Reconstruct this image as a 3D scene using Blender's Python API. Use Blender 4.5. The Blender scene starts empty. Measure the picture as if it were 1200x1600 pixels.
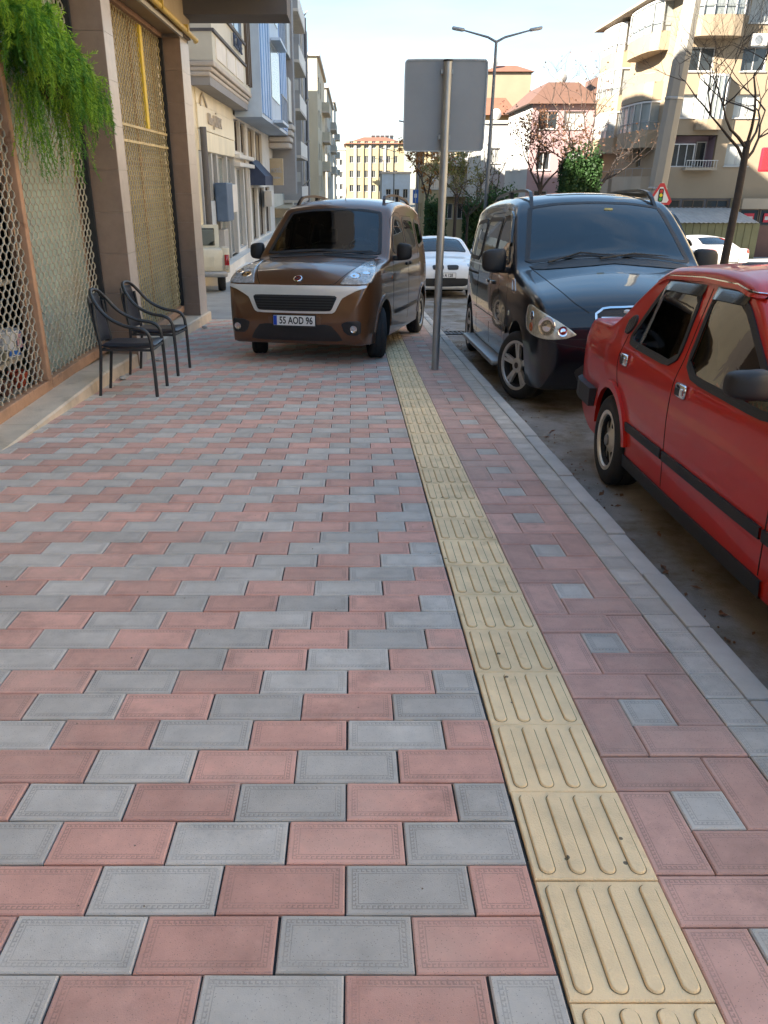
import bpy, bmesh, math, random
from mathutils import Vector, Matrix
from mathutils.bvhtree import BVHTree
random.seed(7)
SC = bpy.context.scene
COL = SC.collection
PI = math.pi
# ------------------------------------------------------------------ camera, sky, sun, exposure
AL = math.radians(3.17)                      # the street falls away from the camera by this angle
PITCH = math.radians(23.19)
RS = Matrix.Rotation(-AL, 4, 'X')
def S(x, d, h=0.0):                          # point on the sloping street (x across, d along, h above the paving)
    return RS @ Vector((x, d, h))
cam = bpy.data.objects.new('camera', bpy.data.cameras.new('camera'))
COL.objects.link(cam)
cam.location = S(0, 0, 1.46)
cam.rotation_euler = (PI/2 - PITCH, 0, 0)
cam.data.sensor_width = 36.0
cam.data.lens = 36.0*1202/1600
cam.data.shift_x = 50/1600
cam.data.clip_start = 0.05
cam.data.clip_end = 3000
SC.camera = cam
SUN_EL, SUN_AZ = math.radians(28), math.radians(238)   # azimuth clockwise from +Y: behind the camera, to the left
w = bpy.data.worlds.new('World'); SC.world = w; w.use_nodes = True
nt = w.node_tree; nt.nodes.clear()
wo = nt.nodes.new('ShaderNodeOutputWorld'); bg = nt.nodes.new('ShaderNodeBackground')
sky = nt.nodes.new('ShaderNodeTexSky'); sky.sky_type = 'NISHITA'; sky.sun_disc = False
sky.sun_elevation = SUN_EL; sky.sun_rotation = SUN_AZ
sky.air_density = 1.0; sky.dust_density = 0.6; sky.ozone_density = 2.0; sky.altitude = 50
# thin streaks of high cloud, part of the sky all round
tc = nt.nodes.new('ShaderNodeTexCoord'); mp = nt.nodes.new('ShaderNodeMapping'); mp.inputs['Scale'].default_value = (1.2, 2.2, 7.0)
nz = nt.nodes.new('ShaderNodeTexNoise'); nz.inputs['Scale'].default_value = 1.6; nz.inputs['Detail'].default_value = 7; nz.inputs['Roughness'].default_value = 0.58
cr = nt.nodes.new('ShaderNodeValToRGB'); cr.color_ramp.elements[0].position = 0.44; cr.color_ramp.elements[1].position = 0.8
cr.color_ramp.elements[0].color = (0, 0, 0, 1); cr.color_ramp.elements[1].color = (0.38, 0.38, 0.38, 1)
mx = nt.nodes.new('ShaderNodeMix'); mx.data_type = 'RGBA'; mx.inputs[7].default_value = (1.42, 1.45, 1.5, 1)
nt.links.new(tc.outputs['Generated'], mp.inputs['Vector']); nt.links.new(mp.outputs['Vector'], nz.inputs['Vector'])
nt.links.new(nz.outputs['Fac'], cr.inputs['Fac']); nt.links.new(cr.outputs['Color'], mx.inputs[0])
gm = nt.nodes.new('ShaderNodeGamma'); gm.inputs['Gamma'].default_value = 0.2
hs = nt.nodes.new('ShaderNodeHueSaturation'); hs.inputs['Saturation'].default_value = 3.4; hs.inputs['Hue'].default_value = 0.506
nt.links.new(sky.outputs['Color'], gm.inputs['Color']); nt.links.new(gm.outputs['Color'], hs.inputs['Color']); nt.links.new(hs.outputs['Color'], mx.inputs[6]); nt.links.new(mx.outputs[2], bg.inputs['Color'])
bg.inputs['Strength'].default_value = 0.088
nt.links.new(bg.outputs['Background'], wo.inputs['Surface'])
sl = bpy.data.lights.new('sun', 'SUN'); sl.energy = 2.0; sl.angle = math.radians(0.5); sl.color = (1.0, 0.92, 0.80)
so = bpy.data.objects.new('sun', sl); COL.objects.link(so)
sd = Vector((math.sin(SUN_AZ)*math.cos(SUN_EL), math.cos(SUN_AZ)*math.cos(SUN_EL), math.sin(SUN_EL)))
so.rotation_euler = sd.to_track_quat('Z', 'Y').to_euler(); so.location = (-20, -20, 40)
vs = SC.view_settings
vs.view_transform = 'Standard'; vs.look = 'None'; vs.gamma = 1; vs.exposure = 3.62
SC.cycles.max_bounces = 8
SC.cycles.caustics_reflective = False; SC.cycles.caustics_refractive = False
SC.cycles.sample_clamp_indirect = 6

# ------------------------------------------------------------------ helpers
def srgb(r, g, b):
    f = lambda v: (v/255/12.92 if v/255 <= 0.04045 else ((v/255+0.055)/1.055)**2.4)
    return (f(r), f(g), f(b), 1)
MATS = {}
def mat(name, col, rough=0.7, var=0.15, scale=6.0, bump=0.0, bscale=60.0, metal=0.0, coat=0.0, spec=0.5, streak=0.0, alpha=1.0, emit=None, rnd=0.0, ior=1.5, stain=None):
    """principled surface whose colour varies with noise in object space (and per object with rnd)"""
    if name in MATS: return MATS[name]
    m = bpy.data.materials.new(name); m.use_nodes = True; MATS[name] = m
    n = m.node_tree.nodes; l = m.node_tree.links
    p = n['Principled BSDF']
    col = tuple(col)[:3]
    p.inputs['Roughness'].default_value = rough; p.inputs['Metallic'].default_value = metal
    p.inputs['Coat Weight'].default_value = coat; p.inputs['Coat Roughness'].default_value = 0.03
    p.inputs['Specular IOR Level'].default_value = spec; p.inputs['IOR'].default_value = ior
    t = n.new('ShaderNodeTexCoord')
    src = None
    if var > 0:
        nz = n.new('ShaderNodeTexNoise'); nz.inputs['Scale'].default_value = scale; nz.inputs['Detail'].default_value = 6; nz.inputs['Roughness'].default_value = 0.62
        vec = t.outputs['Object']
        if rnd: vec = n.new('ShaderNodeNewGeometry').outputs['Position']      # every piece its own markings
        if streak:
            mp = n.new('ShaderNodeMapping'); mp.inputs['Scale'].default_value = (1, 1, streak); l.new(vec, mp.inputs['Vector']); vec = mp.outputs['Vector']
        l.new(vec, nz.inputs['Vector'])
        mr = n.new('ShaderNodeMapRange'); mr.inputs['From Min'].default_value = 0.28; mr.inputs['From Max'].default_value = 0.72
        mr.inputs['To Min'].default_value = 1-var; mr.inputs['To Max'].default_value = 1+var*0.7
        l.new(nz.outputs['Fac'], mr.inputs['Value']); fac = mr.outputs['Result']
        if rnd:
            oi = n.new('ShaderNodeObjectInfo'); at = n.new('ShaderNodeAttribute'); at.attribute_name = 'rnd'
            ad = n.new('ShaderNodeMath'); l.new(oi.outputs['Random'], ad.inputs[0]); l.new(at.outputs['Fac'], ad.inputs[1])
            fr = n.new('ShaderNodeMath'); fr.operation = 'FRACT'; l.new(ad.outputs[0], fr.inputs[0])
            m2 = n.new('ShaderNodeMapRange'); m2.inputs['To Min'].default_value = 1-rnd; m2.inputs['To Max'].default_value = 1+rnd
            l.new(fr.outputs[0], m2.inputs['Value'])
            mu = n.new('ShaderNodeMath'); mu.operation = 'MULTIPLY'; l.new(fac, mu.inputs[0]); l.new(m2.outputs['Result'], mu.inputs[1]); fac = mu.outputs[0]
        vm = n.new('ShaderNodeVectorMath'); vm.operation = 'SCALE'; vm.inputs[0].default_value = col; l.new(fac, vm.inputs['Scale'])
        src = vm.outputs['Vector']
        if stain:
            sc2, lo, hi, scol = stain
            n3 = n.new('ShaderNodeTexNoise'); n3.inputs['Scale'].default_value = sc2; n3.inputs['Detail'].default_value = 9; n3.inputs['Roughness'].default_value = 0.7
            l.new(vec, n3.inputs['Vector'])
            r3 = n.new('ShaderNodeMapRange'); r3.inputs['From Min'].default_value = lo; r3.inputs['From Max'].default_value = hi; l.new(n3.outputs['Fac'], r3.inputs['Value'])
            mm = n.new('ShaderNodeMix'); mm.data_type = 'RGBA'; l.new(r3.outputs['Result'], mm.inputs[0]); l.new(src, mm.inputs[6]); mm.inputs[7].default_value = tuple(scol)[:3]+(1,)
            src = mm.outputs[2]
        l.new(src, p.inputs['Base Color'])
    else:
        p.inputs['Base Color'].default_value = col+(1,)
    if bump:
        nb = n.new('ShaderNodeTexNoise'); nb.inputs['Scale'].default_value = bscale; nb.inputs['Detail'].default_value = 4
        l.new(t.outputs['Object'], nb.inputs['Vector'])
        bp = n.new('ShaderNodeBump'); bp.inputs['Strength'].default_value = min(1, bump); bp.inputs['Distance'].default_value = 0.01*max(1, bump)
        l.new(nb.outputs['Fac'], bp.inputs['Height']); l.new(bp.outputs['Normal'], p.inputs['Normal'])
    if alpha < 1: p.inputs['Alpha'].default_value = alpha
    if emit: p.inputs['Emission Color'].default_value = tuple(emit[0])[:3]+(1,); p.inputs['Emission Strength'].default_value = emit[1]
    return m

def tag(o, label=None, cat=None, group=None, kind=None):
    if label: o['label'] = label
    if cat: o['category'] = cat
    if group: o['group'] = group
    if kind: o['kind'] = kind
    return o
def empty(name, loc=(0, 0, 0), label=None, cat=None, group=None, mtx=None, rz=0):
    o = bpy.data.objects.new(name, None); COL.objects.link(o); o.empty_display_size = 0.1
    if mtx is not None: o.matrix_world = mtx
    else: o.location = loc; o.rotation_euler = (0, 0, rz)
    return tag(o, label, cat, group)
def link(name, me, m=None, parent=None):
    o = bpy.data.objects.new(name, me); COL.objects.link(o)
    if m is not None and len(me.materials) == 0: me.materials.append(m)
    if parent is not None: o.parent = parent
    return o
def copy_tree(o, parent=None):
    c = o.copy(); COL.objects.link(c); c.parent = parent
    for ch in list(o.children): copy_tree(ch, c)
    return c
class MB:
    def __init__(s): s.v = []; s.f = []
    def quad(s, a, b, c, d):
        i = len(s.v); s.v += [Vector(a), Vector(b), Vector(c), Vector(d)]; s.f.append((i, i+1, i+2, i+3)); return s
    def add(s, vs, fs):
        i = len(s.v); s.v += [Vector(v) for v in vs]; s.f += [tuple(k+i for k in f) for f in fs]; return s
    def box(s, x0, x1, y0, y1, z0, z1):
        return s.add([(x0,y0,z0),(x1,y0,z0),(x1,y1,z0),(x0,y1,z0),(x0,y0,z1),(x1,y0,z1),(x1,y1,z1),(x0,y1,z1)],
                     [(3,2,1,0),(4,5,6,7),(0,1,5,4),(1,2,6,5),(2,3,7,6),(3,0,4,7)])
    def rbox(s, x0, x1, y0, y1, z0, z1, r):
        """box with chamfered edges all round"""
        r = min(r, (x1-x0)*0.49, (y1-y0)*0.49, (z1-z0)*0.49)
        bm = bmesh.new(); bmesh.ops.create_cube(bm, size=1)
        for v in bm.verts: v.co = ((x0+x1)/2+v.co.x*(x1-x0), (y0+y1)/2+v.co.y*(y1-y0), (z0+z1)/2+v.co.z*(z1-z0))
        bmesh.ops.bevel(bm, geom=bm.edges[:], offset=r, segments=2, affect='EDGES', profile=0.5)
        bm.verts.ensure_lookup_table(); bm.verts.index_update()
        s.add([v.co.copy() for v in bm.verts], [tuple(v.index for v in f.verts) for f in bm.faces]); bm.free(); return s
    def tube(s, pts, r, n=8, cap=True):
        pts = [Vector(p) for p in pts]; k = len(pts)
        rs = r if isinstance(r, (list, tuple)) else [r]*k
        base = len(s.v); up = None
        for i, p in enumerate(pts):
            t = (pts[min(i+1, k-1)]-pts[max(i-1, 0)]).normalized()
            if up is None: up = Vector((0, 0, 1)) if abs(t.z) < 0.9 else Vector((1, 0, 0))
            a = t.cross(up)
            if a.length < 1e-5: a = t.orthogonal()
            a.normalize(); b = a.cross(t).normalized(); up = b
            for j in range(n):
                q = 2*PI*j/n; s.v.append(p+(a*math.cos(q)+b*math.sin(q))*rs[i])
        for i in range(k-1):
            for j in range(n):
                s.f.append((base+i*n+j, base+i*n+(j+1) % n, base+(i+1)*n+(j+1) % n, base+(i+1)*n+j))
        if cap:
            s.f.append(tuple(base+j for j in reversed(range(n)))); s.f.append(tuple(base+(k-1)*n+j for j in range(n)))
        return s
    def bar(s, a, b, wd, th, up=(0, 0, 1)):
        """rectangular bar from a to b"""
        a, b = Vector(a), Vector(b); t = (b-a).normalized(); u = Vector(up); x = t.cross(u)
        if x.length < 1e-5: x = t.orthogonal()
        x.normalize(); y = x.cross(t).normalized(); x = x*wd/2; y = y*th/2
        return s.add([a-x-y, a+x-y, a+x+y, a-x+y, b-x-y, b+x-y, b+x+y, b-x+y], [(3,2,1,0),(4,5,6,7),(0,1,5,4),(1,2,6,5),(2,3,7,6),(3,0,4,7)])
    def lathe(s, prof, n=32, axis='z', ctr=(0, 0, 0)):
        base = len(s.v); k = len(prof); c = Vector(ctr)
        for j in range(n):
            q = 2*PI*j/n
            for (r, h) in prof:
                if axis == 'z': p = (r*math.cos(q), r*math.sin(q), h)
                elif axis == 'x': p = (h, r*math.cos(q), r*math.sin(q))
                else: p = (r*math.cos(q), h, r*math.sin(q))
                s.v.append(c+Vector(p))
        for j in range(n):
            for i in range(k-1):
                s.f.append((base+j*k+i, base+((j+1) % n)*k+i, base+((j+1) % n)*k+i+1, base+j*k+i+1))
        return s
    def prism(s, poly, o, u, v, nrm, depth):
        """polygon in the (u,v) plane at o, extruded along nrm"""
        o, u, v, nrm = Vector(o), Vector(u), Vector(v), Vector(nrm); k = len(poly)
        A = [o+u*a+v*b for a, b in poly]; B = [p+nrm*depth for p in A]
        return s.add(A+B, [tuple(range(k)), tuple(range(2*k-1, k-1, -1))]+[(i, i+k, (i+1) % k+k, (i+1) % k) for i in range(k)])
    def build(s, name, m=None, parent=None, smooth=None, loc=None, fix=True):
        me = bpy.data.meshes.new(name); me.from_pydata([tuple(v) for v in s.v], [], s.f)
        if fix:
            bm = bmesh.new(); bm.from_mesh(me); bmesh.ops.recalc_face_normals(bm, faces=bm.faces[:]); bm.to_mesh(me); bm.free()
        me.update()
        if smooth is not None:
            for p in me.polygons: p.use_smooth = True
            if smooth < 180: me.set_sharp_from_angle(angle=math.radians(smooth))
        o = link(name, me, m, parent)
        if loc is not None: o.location = loc
        return o
def text_mesh(txt, size, depth=0.0, font_scale_x=1.0, align='CENTER', bold=0.0):
    cu = bpy.data.curves.new('lettering', 'FONT'); cu.body = txt; cu.size = size; cu.extrude = depth; cu.align_x = align; cu.align_y = 'CENTER'; cu.offset = bold
    cu.resolution_u = 3
    ob = bpy.data.objects.new('lettering', cu); COL.objects.link(ob)
    dg = bpy.context.evaluated_depsgraph_get()
    me = bpy.data.meshes.new_from_object(ob.evaluated_get(dg)); me.name = 'lettering'
    for v in me.vertices: v.co.x *= font_scale_x
    bpy.data.objects.remove(ob); me.materials.clear()
    return me
def lettering(txt, size, m, parent, o, u, v, depth=0.004, sx=1.0, bold=0.0, name='lettering'):
    """flat lettering at o, reading along u with v up"""
    me = text_mesh(txt, size, depth, sx, bold=bold); u = Vector(u).normalized(); v = Vector(v).normalized(); n = u.cross(v)
    M = Matrix((u, v, n)).transposed(); o = Vector(o)
    for q in me.vertices: q.co = o+M @ q.co
    return link(name, me, m, parent)
def pchip(pts):
    xs = [p[0] for p in pts]; ys = [p[1] for p in pts]; n = len(xs)
    h = [xs[i+1]-xs[i] for i in range(n-1)]; d = [(ys[i+1]-ys[i])/h[i] for i in range(n-1)]
    m = [d[0]]+[0]*(n-2)+[d[-1]]
    for i in range(1, n-1):
        if d[i-1]*d[i] > 0:
            w1 = 2*h[i]+h[i-1]; w2 = h[i]+2*h[i-1]; m[i] = (w1+w2)/(w1/d[i-1]+w2/d[i])
    def f(x):
        if x <= xs[0]: return ys[0]
        if x >= xs[-1]: return ys[-1]
        i = 0
        while x > xs[i+1]: i += 1
        t = (x-xs[i])/h[i]
        return ys[i]*(1+2*t)*(1-t)**2+h[i]*m[i]*t*(1-t)**2+ys[i+1]*t*t*(3-2*t)+h[i]*m[i+1]*t*t*(t-1)
    return f
# ------------------------------------------------------------------ ground, road, paving
class NX:
    """tiny helper to write math node chains"""
    def __init__(s, m): s.n = m.node_tree.nodes; s.l = m.node_tree.links
    def m(s, op, a, b=None, c=None):
        x = s.n.new('ShaderNodeMath'); x.operation = op
        for i, q in enumerate((a, b, c)):
            if q is None: continue
            if isinstance(q, (int, float)): x.inputs[i].default_value = q
            else: s.l.new(q, x.inputs[i])
        return x.outputs[0]
    def band(s, v, lo, hi): return s.m('MULTIPLY', s.m('GREATER_THAN', v, lo), s.m('LESS_THAN', v, hi))
def paver_mat(name, col, hl, hw):
    m = mat(name, col, rough=0.82, var=0.16, scale=9, rnd=0.15, stain=(3.2, 0.54, 0.76, [c*0.62 for c in col[:3]]))
    e = NX(m); n, l = e.n, e.l; p = n['Principled BSDF']
    uv = n.new('ShaderNodeUVMap'); sp = n.new('ShaderNodeSeparateXYZ'); l.new(uv.outputs['UV'], sp.inputs[0])
    au, av = e.m('ABSOLUTE', sp.outputs[0]), e.m('ABSOLUTE', sp.outputs[1])
    dx, dy = e.m('SUBTRACT', hl, au), e.m('SUBTRACT', hw, av)
    d = e.m('MINIMUM', dx, dy); isx = e.m('LESS_THAN', dx, dy)
    t = e.m('ADD', e.m('MULTIPLY', isx, sp.outputs[1]), e.m('MULTIPLY', e.m('SUBTRACT', 1.0, isx), sp.outputs[0]))
    fr = e.m('FRACT', e.m('DIVIDE', e.m('ADD', t, 1.0), 0.0125))
    g1 = e.band(d, 0.0125, 0.0155); g2 = e.band(d, 0.0270, 0.0295)
    h1 = e.m('MULTIPLY', e.band(d, 0.0155, 0.0235), e.m('LESS_THAN', fr, 0.30))
    h2 = e.m('MULTIPLY', e.band(d, 0.0205, 0.0235), e.m('LESS_THAN', fr, 0.72))
    key = e.m('MAXIMUM', e.m('MAXIMUM', g1, g2), e.m('MAXIMUM', h1, h2))
    # the relief is worn away in patches
    gp = n.new('ShaderNodeNewGeometry').outputs['Position']; wn = n.new('ShaderNodeTexNoise'); wn.inputs['Scale'].default_value = 5; wn.inputs['Detail'].default_value = 3
    l.new(gp, wn.inputs['Vector'])
    wr = n.new('ShaderNodeMapRange'); wr.inputs['From Min'].default_value = 0.35; wr.inputs['From Max'].default_value = 0.6; wr.inputs['To Min'].default_value = 0.35
    l.new(wn.outputs['Fac'], wr.inputs['Value']); key = e.m('MULTIPLY', key, wr.outputs['Result'])
    gr = n.new('ShaderNodeTexNoise'); gr.inputs['Scale'].default_value = 420; gr.inputs['Detail'].default_value = 3
    l.new(gp, gr.inputs['Vector'])
    hgt = e.m('SUBTRACT', e.m('MULTIPLY', gr.outputs['Fac'], 0.9), key)
    bp = n.new('ShaderNodeBump'); bp.inputs['Strength'].default_value = 0.9; bp.inputs['Distance'].default_value = 0.0014
    l.new(hgt, bp.inputs['Height']); l.new(bp.outputs['Normal'], p.inputs['Normal'])
    # the grooves are coloured darker; dark specks of aggregate
    p.inputs['Sheen Weight'].default_value = 0.35; p.inputs['Sheen Roughness'].default_value = 0.45; p.inputs['Sheen Tint'].default_value = (1, 0.93, 0.85, 1)
    base = p.inputs['Base Color'].links[0].from_socket
    sk = n.new('ShaderNodeTexVoronoi'); sk.inputs['Scale'].default_value = 140; l.new(gp, sk.inputs['Vector'])
    spk = e.m('MULTIPLY', e.m('LESS_THAN', sk.outputs['Distance'], 0.16), 0.45)
    # trodden gum, oil drips and dust lying over the whole field
    gv = n.new('ShaderNodeTexVoronoi'); gv.inputs['Scale'].default_value = 2.6; gv.inputs['Randomness'].default_value = 1; l.new(gp, gv.inputs['Vector'])
    sc_ = n.new('ShaderNodeSeparateColor'); l.new(gv.outputs['Color'], sc_.inputs[0])
    gum = e.m('MULTIPLY', e.m('MULTIPLY', e.m('LESS_THAN', gv.outputs['Distance'], e.m('MULTIPLY', sc_.outputs[1], 0.06)), e.m('GREATER_THAN', sc_.outputs[0], 0.55)), 0.5)
    dk = e.m('MAXIMUM', gum, e.m('MAXIMUM', e.m('MULTIPLY', key, 0.34), spk))
    dn = n.new('ShaderNodeTexNoise'); dn.inputs['Scale'].default_value = 1.1; dn.inputs['Detail'].default_value = 8; dn.inputs['Roughness'].default_value = 0.68; l.new(gp, dn.inputs['Vector'])
    dr_ = n.new('ShaderNodeMapRange'); dr_.inputs['From Min'].default_value = 0.48; dr_.inputs['From Max'].default_value = 0.72; dr_.inputs['To Max'].default_value = 0.42; l.new(dn.outputs['Fac'], dr_.inputs['Value'])
    du = n.new('ShaderNodeMix'); du.data_type = 'RGBA'; l.new(dr_.outputs['Result'], du.inputs[0]); l.new(base, du.inputs[6]); du.inputs[7].default_value = (0.43, 0.38, 0.32, 1); base = du.outputs[2]
    mm = n.new('ShaderNodeMix'); mm.data_type = 'RGBA'; l.new(dk, mm.inputs[0]); l.new(base, mm.inputs[6]); mm.inputs[7].default_value = (0.05, 0.045, 0.04, 1)
    l.new(mm.outputs[2], p.inputs['Base Color'])
    return m
PINK = (0.655, 0.345, 0.27); GREY = (0.53, 0.485, 0.43); PINK2 = (0.585, 0.335, 0.27)
MP = paver_mat('pink_paver', PINK, 0.147, 0.0725); MG = paver_mat('grey_paver', GREY, 0.147, 0.0725)
MPH = paver_mat('pink_half_paver', PINK, 0.071, 0.0725); MGH = paver_mat('grey_half_paver', GREY, 0.071, 0.0725)
MP2 = paver_mat('mauve_paver', PINK2, 0.147, 0.0725); MG2 = paver_mat('grey_square_paver', GREY, 0.071, 0.0725)
def brick_geo(hl, hw, ch=0.0035, dep=0.05):
    a, b = hl-ch, hw-ch
    v = [(-hl,-hw,-dep),(hl,-hw,-dep),(hl,hw,-dep),(-hl,hw,-dep),(-hl,-hw,-ch),(hl,-hw,-ch),(hl,hw,-ch),(-hl,hw,-ch),(-a,-b,0),(a,-b,0),(a,b,0),(-a,b,0)]
    f = [(8,9,10,11)]+[(i, (i+1) % 4, (i+1) % 4+4, i+4) for i in range(4)]+[(i+4, (i+1) % 4+4, (i+1) % 4+8, i+8) for i in range(4)]
    return v, f
def brick_mesh(name, hl, hw, m):
    v, f = brick_geo(hl, hw); me = bpy.data.meshes.new(name); me.from_pydata(v, [], f); me.materials.append(m)
    uv = me.uv_layers.new(name='UVMap')
    for lp in me.loops: uv.data[lp.index].uv = me.vertices[lp.vertex_index].co.xy
    return me
class BrickStuff:
    def __init__(s): s.v = []; s.f = []; s.uv = []; s.mi = []; s.r = []
    def add(s, hl, hw, M, mi):
        v, f = brick_geo(hl, hw); i = len(s.v); rr = random.random()
        s.v += [tuple(M @ Vector(q)) for q in v]; s.uv += [(q[0], q[1]) for q in v]
        s.f += [tuple(k+i for k in q) for q in f]; s.mi += [mi]*len(f); s.r += [rr]*len(f)
    def build(s, name, mats, parent):
        me = bpy.data.meshes.new(name); me.from_pydata(s.v, [], s.f)
        for m in mats: me.materials.append(m)
        uv = me.uv_layers.new(name='UVMap')
        for lp in me.loops: uv.data[lp.index].uv = s.uv[lp.vertex_index]
        at = me.attributes.new('rnd', 'FLOAT', 'FACE')
        for i, p in enumerate(me.polygons): p.material_index = s.mi[i]; at.data[i].value = s.r[i]
        o = link(name, me, None, parent); o['kind'] = 'stuff'; return o
def sloped(name, mb, m, kind='structure'):
    o = mb.build(name, m); o.matrix_world = RS.copy(); o['kind'] = kind; return o
def jit(x, d, rot=0.0, jz=0.0016, ja=0.006):
    if random.random() < .06: jz *= 2.2
    return Matrix.Translation((x+random.uniform(-.0011, .0011), d+random.uniform(-.0011, .0011), random.uniform(-jz, jz*0.6))) @ Matrix.Rotation(rot+random.uniform(-ja, ja), 4, 'Z') @ Matrix.Rotation(random.uniform(-0.004, 0.004), 4, 'Y') @ Matrix.Rotation(random.uniform(-0.006, 0.006), 4, 'X')
m_joint = mat('joint_sand', (0.045, 0.042, 0.04), 0.95, 0.35, 30, bump=0.6, bscale=120)
m_asph = mat('asphalt', (0.25, 0.24, 0.228), 0.8, 0.38, 3.0, bump=0.9, bscale=140, stain=(1.1, 0.47, 0.60, (0.12, 0.095, 0.062)))
m_conc = mat('kerb_concrete', (0.50, 0.475, 0.44), 0.85, 0.16, 5, bump=0.5, bscale=180, rnd=0.06)
m_earth = mat('dry_earth', (0.14, 0.12, 0.085), 0.95, 0.3, 1.2, bump=0.8, bscale=30)
m_lane = mat('lane_concrete', (0.33,0.325,0.31), 0.85, 0.22, 1.4, bump=0.4, bscale=90, stain=(0.8, 0.55, 0.72, (0.09, 0.09, 0.09)))
# terrain: sloping with the street, then level far off
mb = MB(); ys = [-60, 0, 60, 110, 900]
zz = [60*math.tan(AL)-0.35, -0.35, -60*math.tan(AL)-0.35, -4.6, -4.6]
for i in range(4):
    mb.quad((-500, ys[i], zz[i]), (600, ys[i], zz[i]), (600, ys[i+1], zz[i+1]), (-500, ys[i+1], zz[i+1]))
tag(mb.build('ground', m_earth), kind='structure')
sloped('road', MB().quad((1.3, -12, -0.125), (5.25, -12, -0.125), (5.25, 110, -0.125), (1.3, 110, -0.125)), m_asph)
sloped('far_road', MB().quad((8.0, -12, -0.125), (15.0, -12, -0.125), (15.0, 110, -0.125), (8.0, 110, -0.125)), m_asph)
sloped('median', MB().box(5.37, 7.88, -12, 110, -0.3, -0.01), m_earth)
sloped('far_pavement', MB().box(15.15, 40, -12, 110, -0.3, 0.0), m_lane)
sloped('side_lane', MB().quad((-9.0, 13.95, -0.004), (-1.05, 13.95, -0.004), (-1.05, 60, -0.004), (-9.0, 60, -0.004)), m_lane)
# paving field: running bond of pink and grey pavers
fld = sloped('pavement', MB().box(-2.75, 0.437, -4, 14.0, -0.25, -0.011), m_joint)
XR = 0.432; L = 0.298; RP = 0.149; HL, HW = 0.1465, 0.0722
meshes = {'pf': brick_mesh('paver', HL, HW, MP), 'gf': brick_mesh('paver', HL, HW, MG), 'ph': brick_mesh('paver', 0.072, HW, MPH), 'gh': brick_mesh('paver', 0.072, HW, MGH)}
cnt = 0; bs = BrickStuff()
for k in range(-4, 86):
    D = 1.183+RP*k+RP/2; ty = k % 4
    x = XR; seq = []
    c = 'p' if ty in (0, 1) else 'g'
    if ty in (1, 3): seq.append((x-L/4, c, 'h')); x -= L/2; c = 'g' if c == 'p' else 'p'
    while x > -2.46:
        seq.append((x-L/2, c, 'f')); x -= L; c = 'g' if c == 'p' else 'p'
    near = None
    for (xc, c, hf) in seq:
        M = jit(xc, D)
        vis = D > 0.98 and abs(xc+0.05) < 0.62*D+0.75
        if vis and cnt < 300:
            o = link('paver', meshes[c+hf], None, fld); o.matrix_local = M; cnt += 1
        else:
            bs.add(HL if hf == 'f' else 0.072, HW, M, ('pf', 'gf', 'ph', 'gh').index(c+hf))
tag(bs.build('far_pavers', [MP, MG, MPH, MGH], fld), kind='stuff')
# guiding strip of ribbed yellow tiles
m_yel = mat('yellow_tile', (0.89, 0.66, 0.385), 0.78, 0.16, 7, bump=0.35, bscale=260, rnd=0.09, stain=(5, 0.57, 0.78, (0.48, 0.36, 0.20)))
e = NX(m_yel); n_, l_ = e.n, e.l; p_ = n_['Principled BSDF']; b_ = p_.inputs['Base Color'].links[0].from_socket
vz = n_.new('ShaderNodeTexVoronoi'); vz.inputs['Scale'].default_value = 13; tq = n_.new('ShaderNodeNewGeometry')
l_.new(tq.outputs['Position'], vz.inputs['Vector'])
pit = e.m('MULTIPLY', e.m('LESS_THAN', vz.outputs['Distance'], 0.10), 1.0)
sx_ = n_.new('ShaderNodeSeparateColor'); l_.new(vz.outputs['Color'], sx_.inputs[0]); pit = e.m('MULTIPLY', pit, e.m('GREATER_THAN', sx_.outputs[0], 0.72))
mm = n_.new('ShaderNodeMix'); mm.data_type = 'RGBA'; l_.new(e.m('MULTIPLY', pit, 0.85), mm.inputs[0]); l_.new(b_, mm.inputs[6]); mm.inputs[7].default_value = (0.05, 0.045, 0.035, 1)
l_.new(mm.outputs[2], p_.inputs['Base Color'])
strip = sloped('guiding_strip', MB().box(0.439, 0.733, -2, 34, -0.25, -0.010), m_joint)
v, f = brick_geo(0.1475, 0.1535, 0.003)
mb = MB(); mb.add(v, f); shade_faces = []
for j in range(4):
    xc = -0.1475+0.295*(j+0.5)/4; hw, hl = 0.0185, 0.139
    out = []
    for s_, q0 in ((1, 0), (-1, PI)):
        for q in range(9):
            a = q0+PI*q/8; out.append((hw*math.cos(a), s_*(hl-hw)+hw*math.sin(a)))
    rings = [(1.13, 0.0006), (1.0, 0.0004), (0.91, 0.0052), (0.80, 0.0064)]; nn = len(out); vv = []; ff = []
    for sc_, z in rings:
        for (a, b) in out:
            sgn = 1 if b > 0 else -1; cy = sgn*(hl-hw)
            vv.append((xc+a*sc_, cy+(b-cy)*sc_, z))
    for r_ in range(3):
        if r_ == 0: shade_faces += list(range(len(mb.f), len(mb.f)+nn))
        for q in range(nn): ff.append((r_*nn+q, r_*nn+(q+1) % nn, (r_+1)*nn+(q+1) % nn, (r_+1)*nn+q))
    ff.append(tuple(3*nn+q for q in range(nn))); mb.add(vv, ff)
t0 = mb.build('tactile_tile', m_yel, strip, fix=False)
t0.data.materials.append(mat('yellow_tile_edge_shade', (0.24, 0.175, 0.09), 0.9, 0.3, 30, rnd=0.1))  # dark ring round each rib paints in its shaded edge
for i in shade_faces: t0.data.polygons[i].material_index = 1
TP = 0.3098
for k in range(-1, 80):
    o = t0 if k == -1 else t0.copy()
    if k > -1: COL.objects.link(o)
    o.parent = strip; o.matrix_local = jit(0.586, 1.12+TP*k+TP/2, 0, 0.0015, 0.003)
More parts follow.
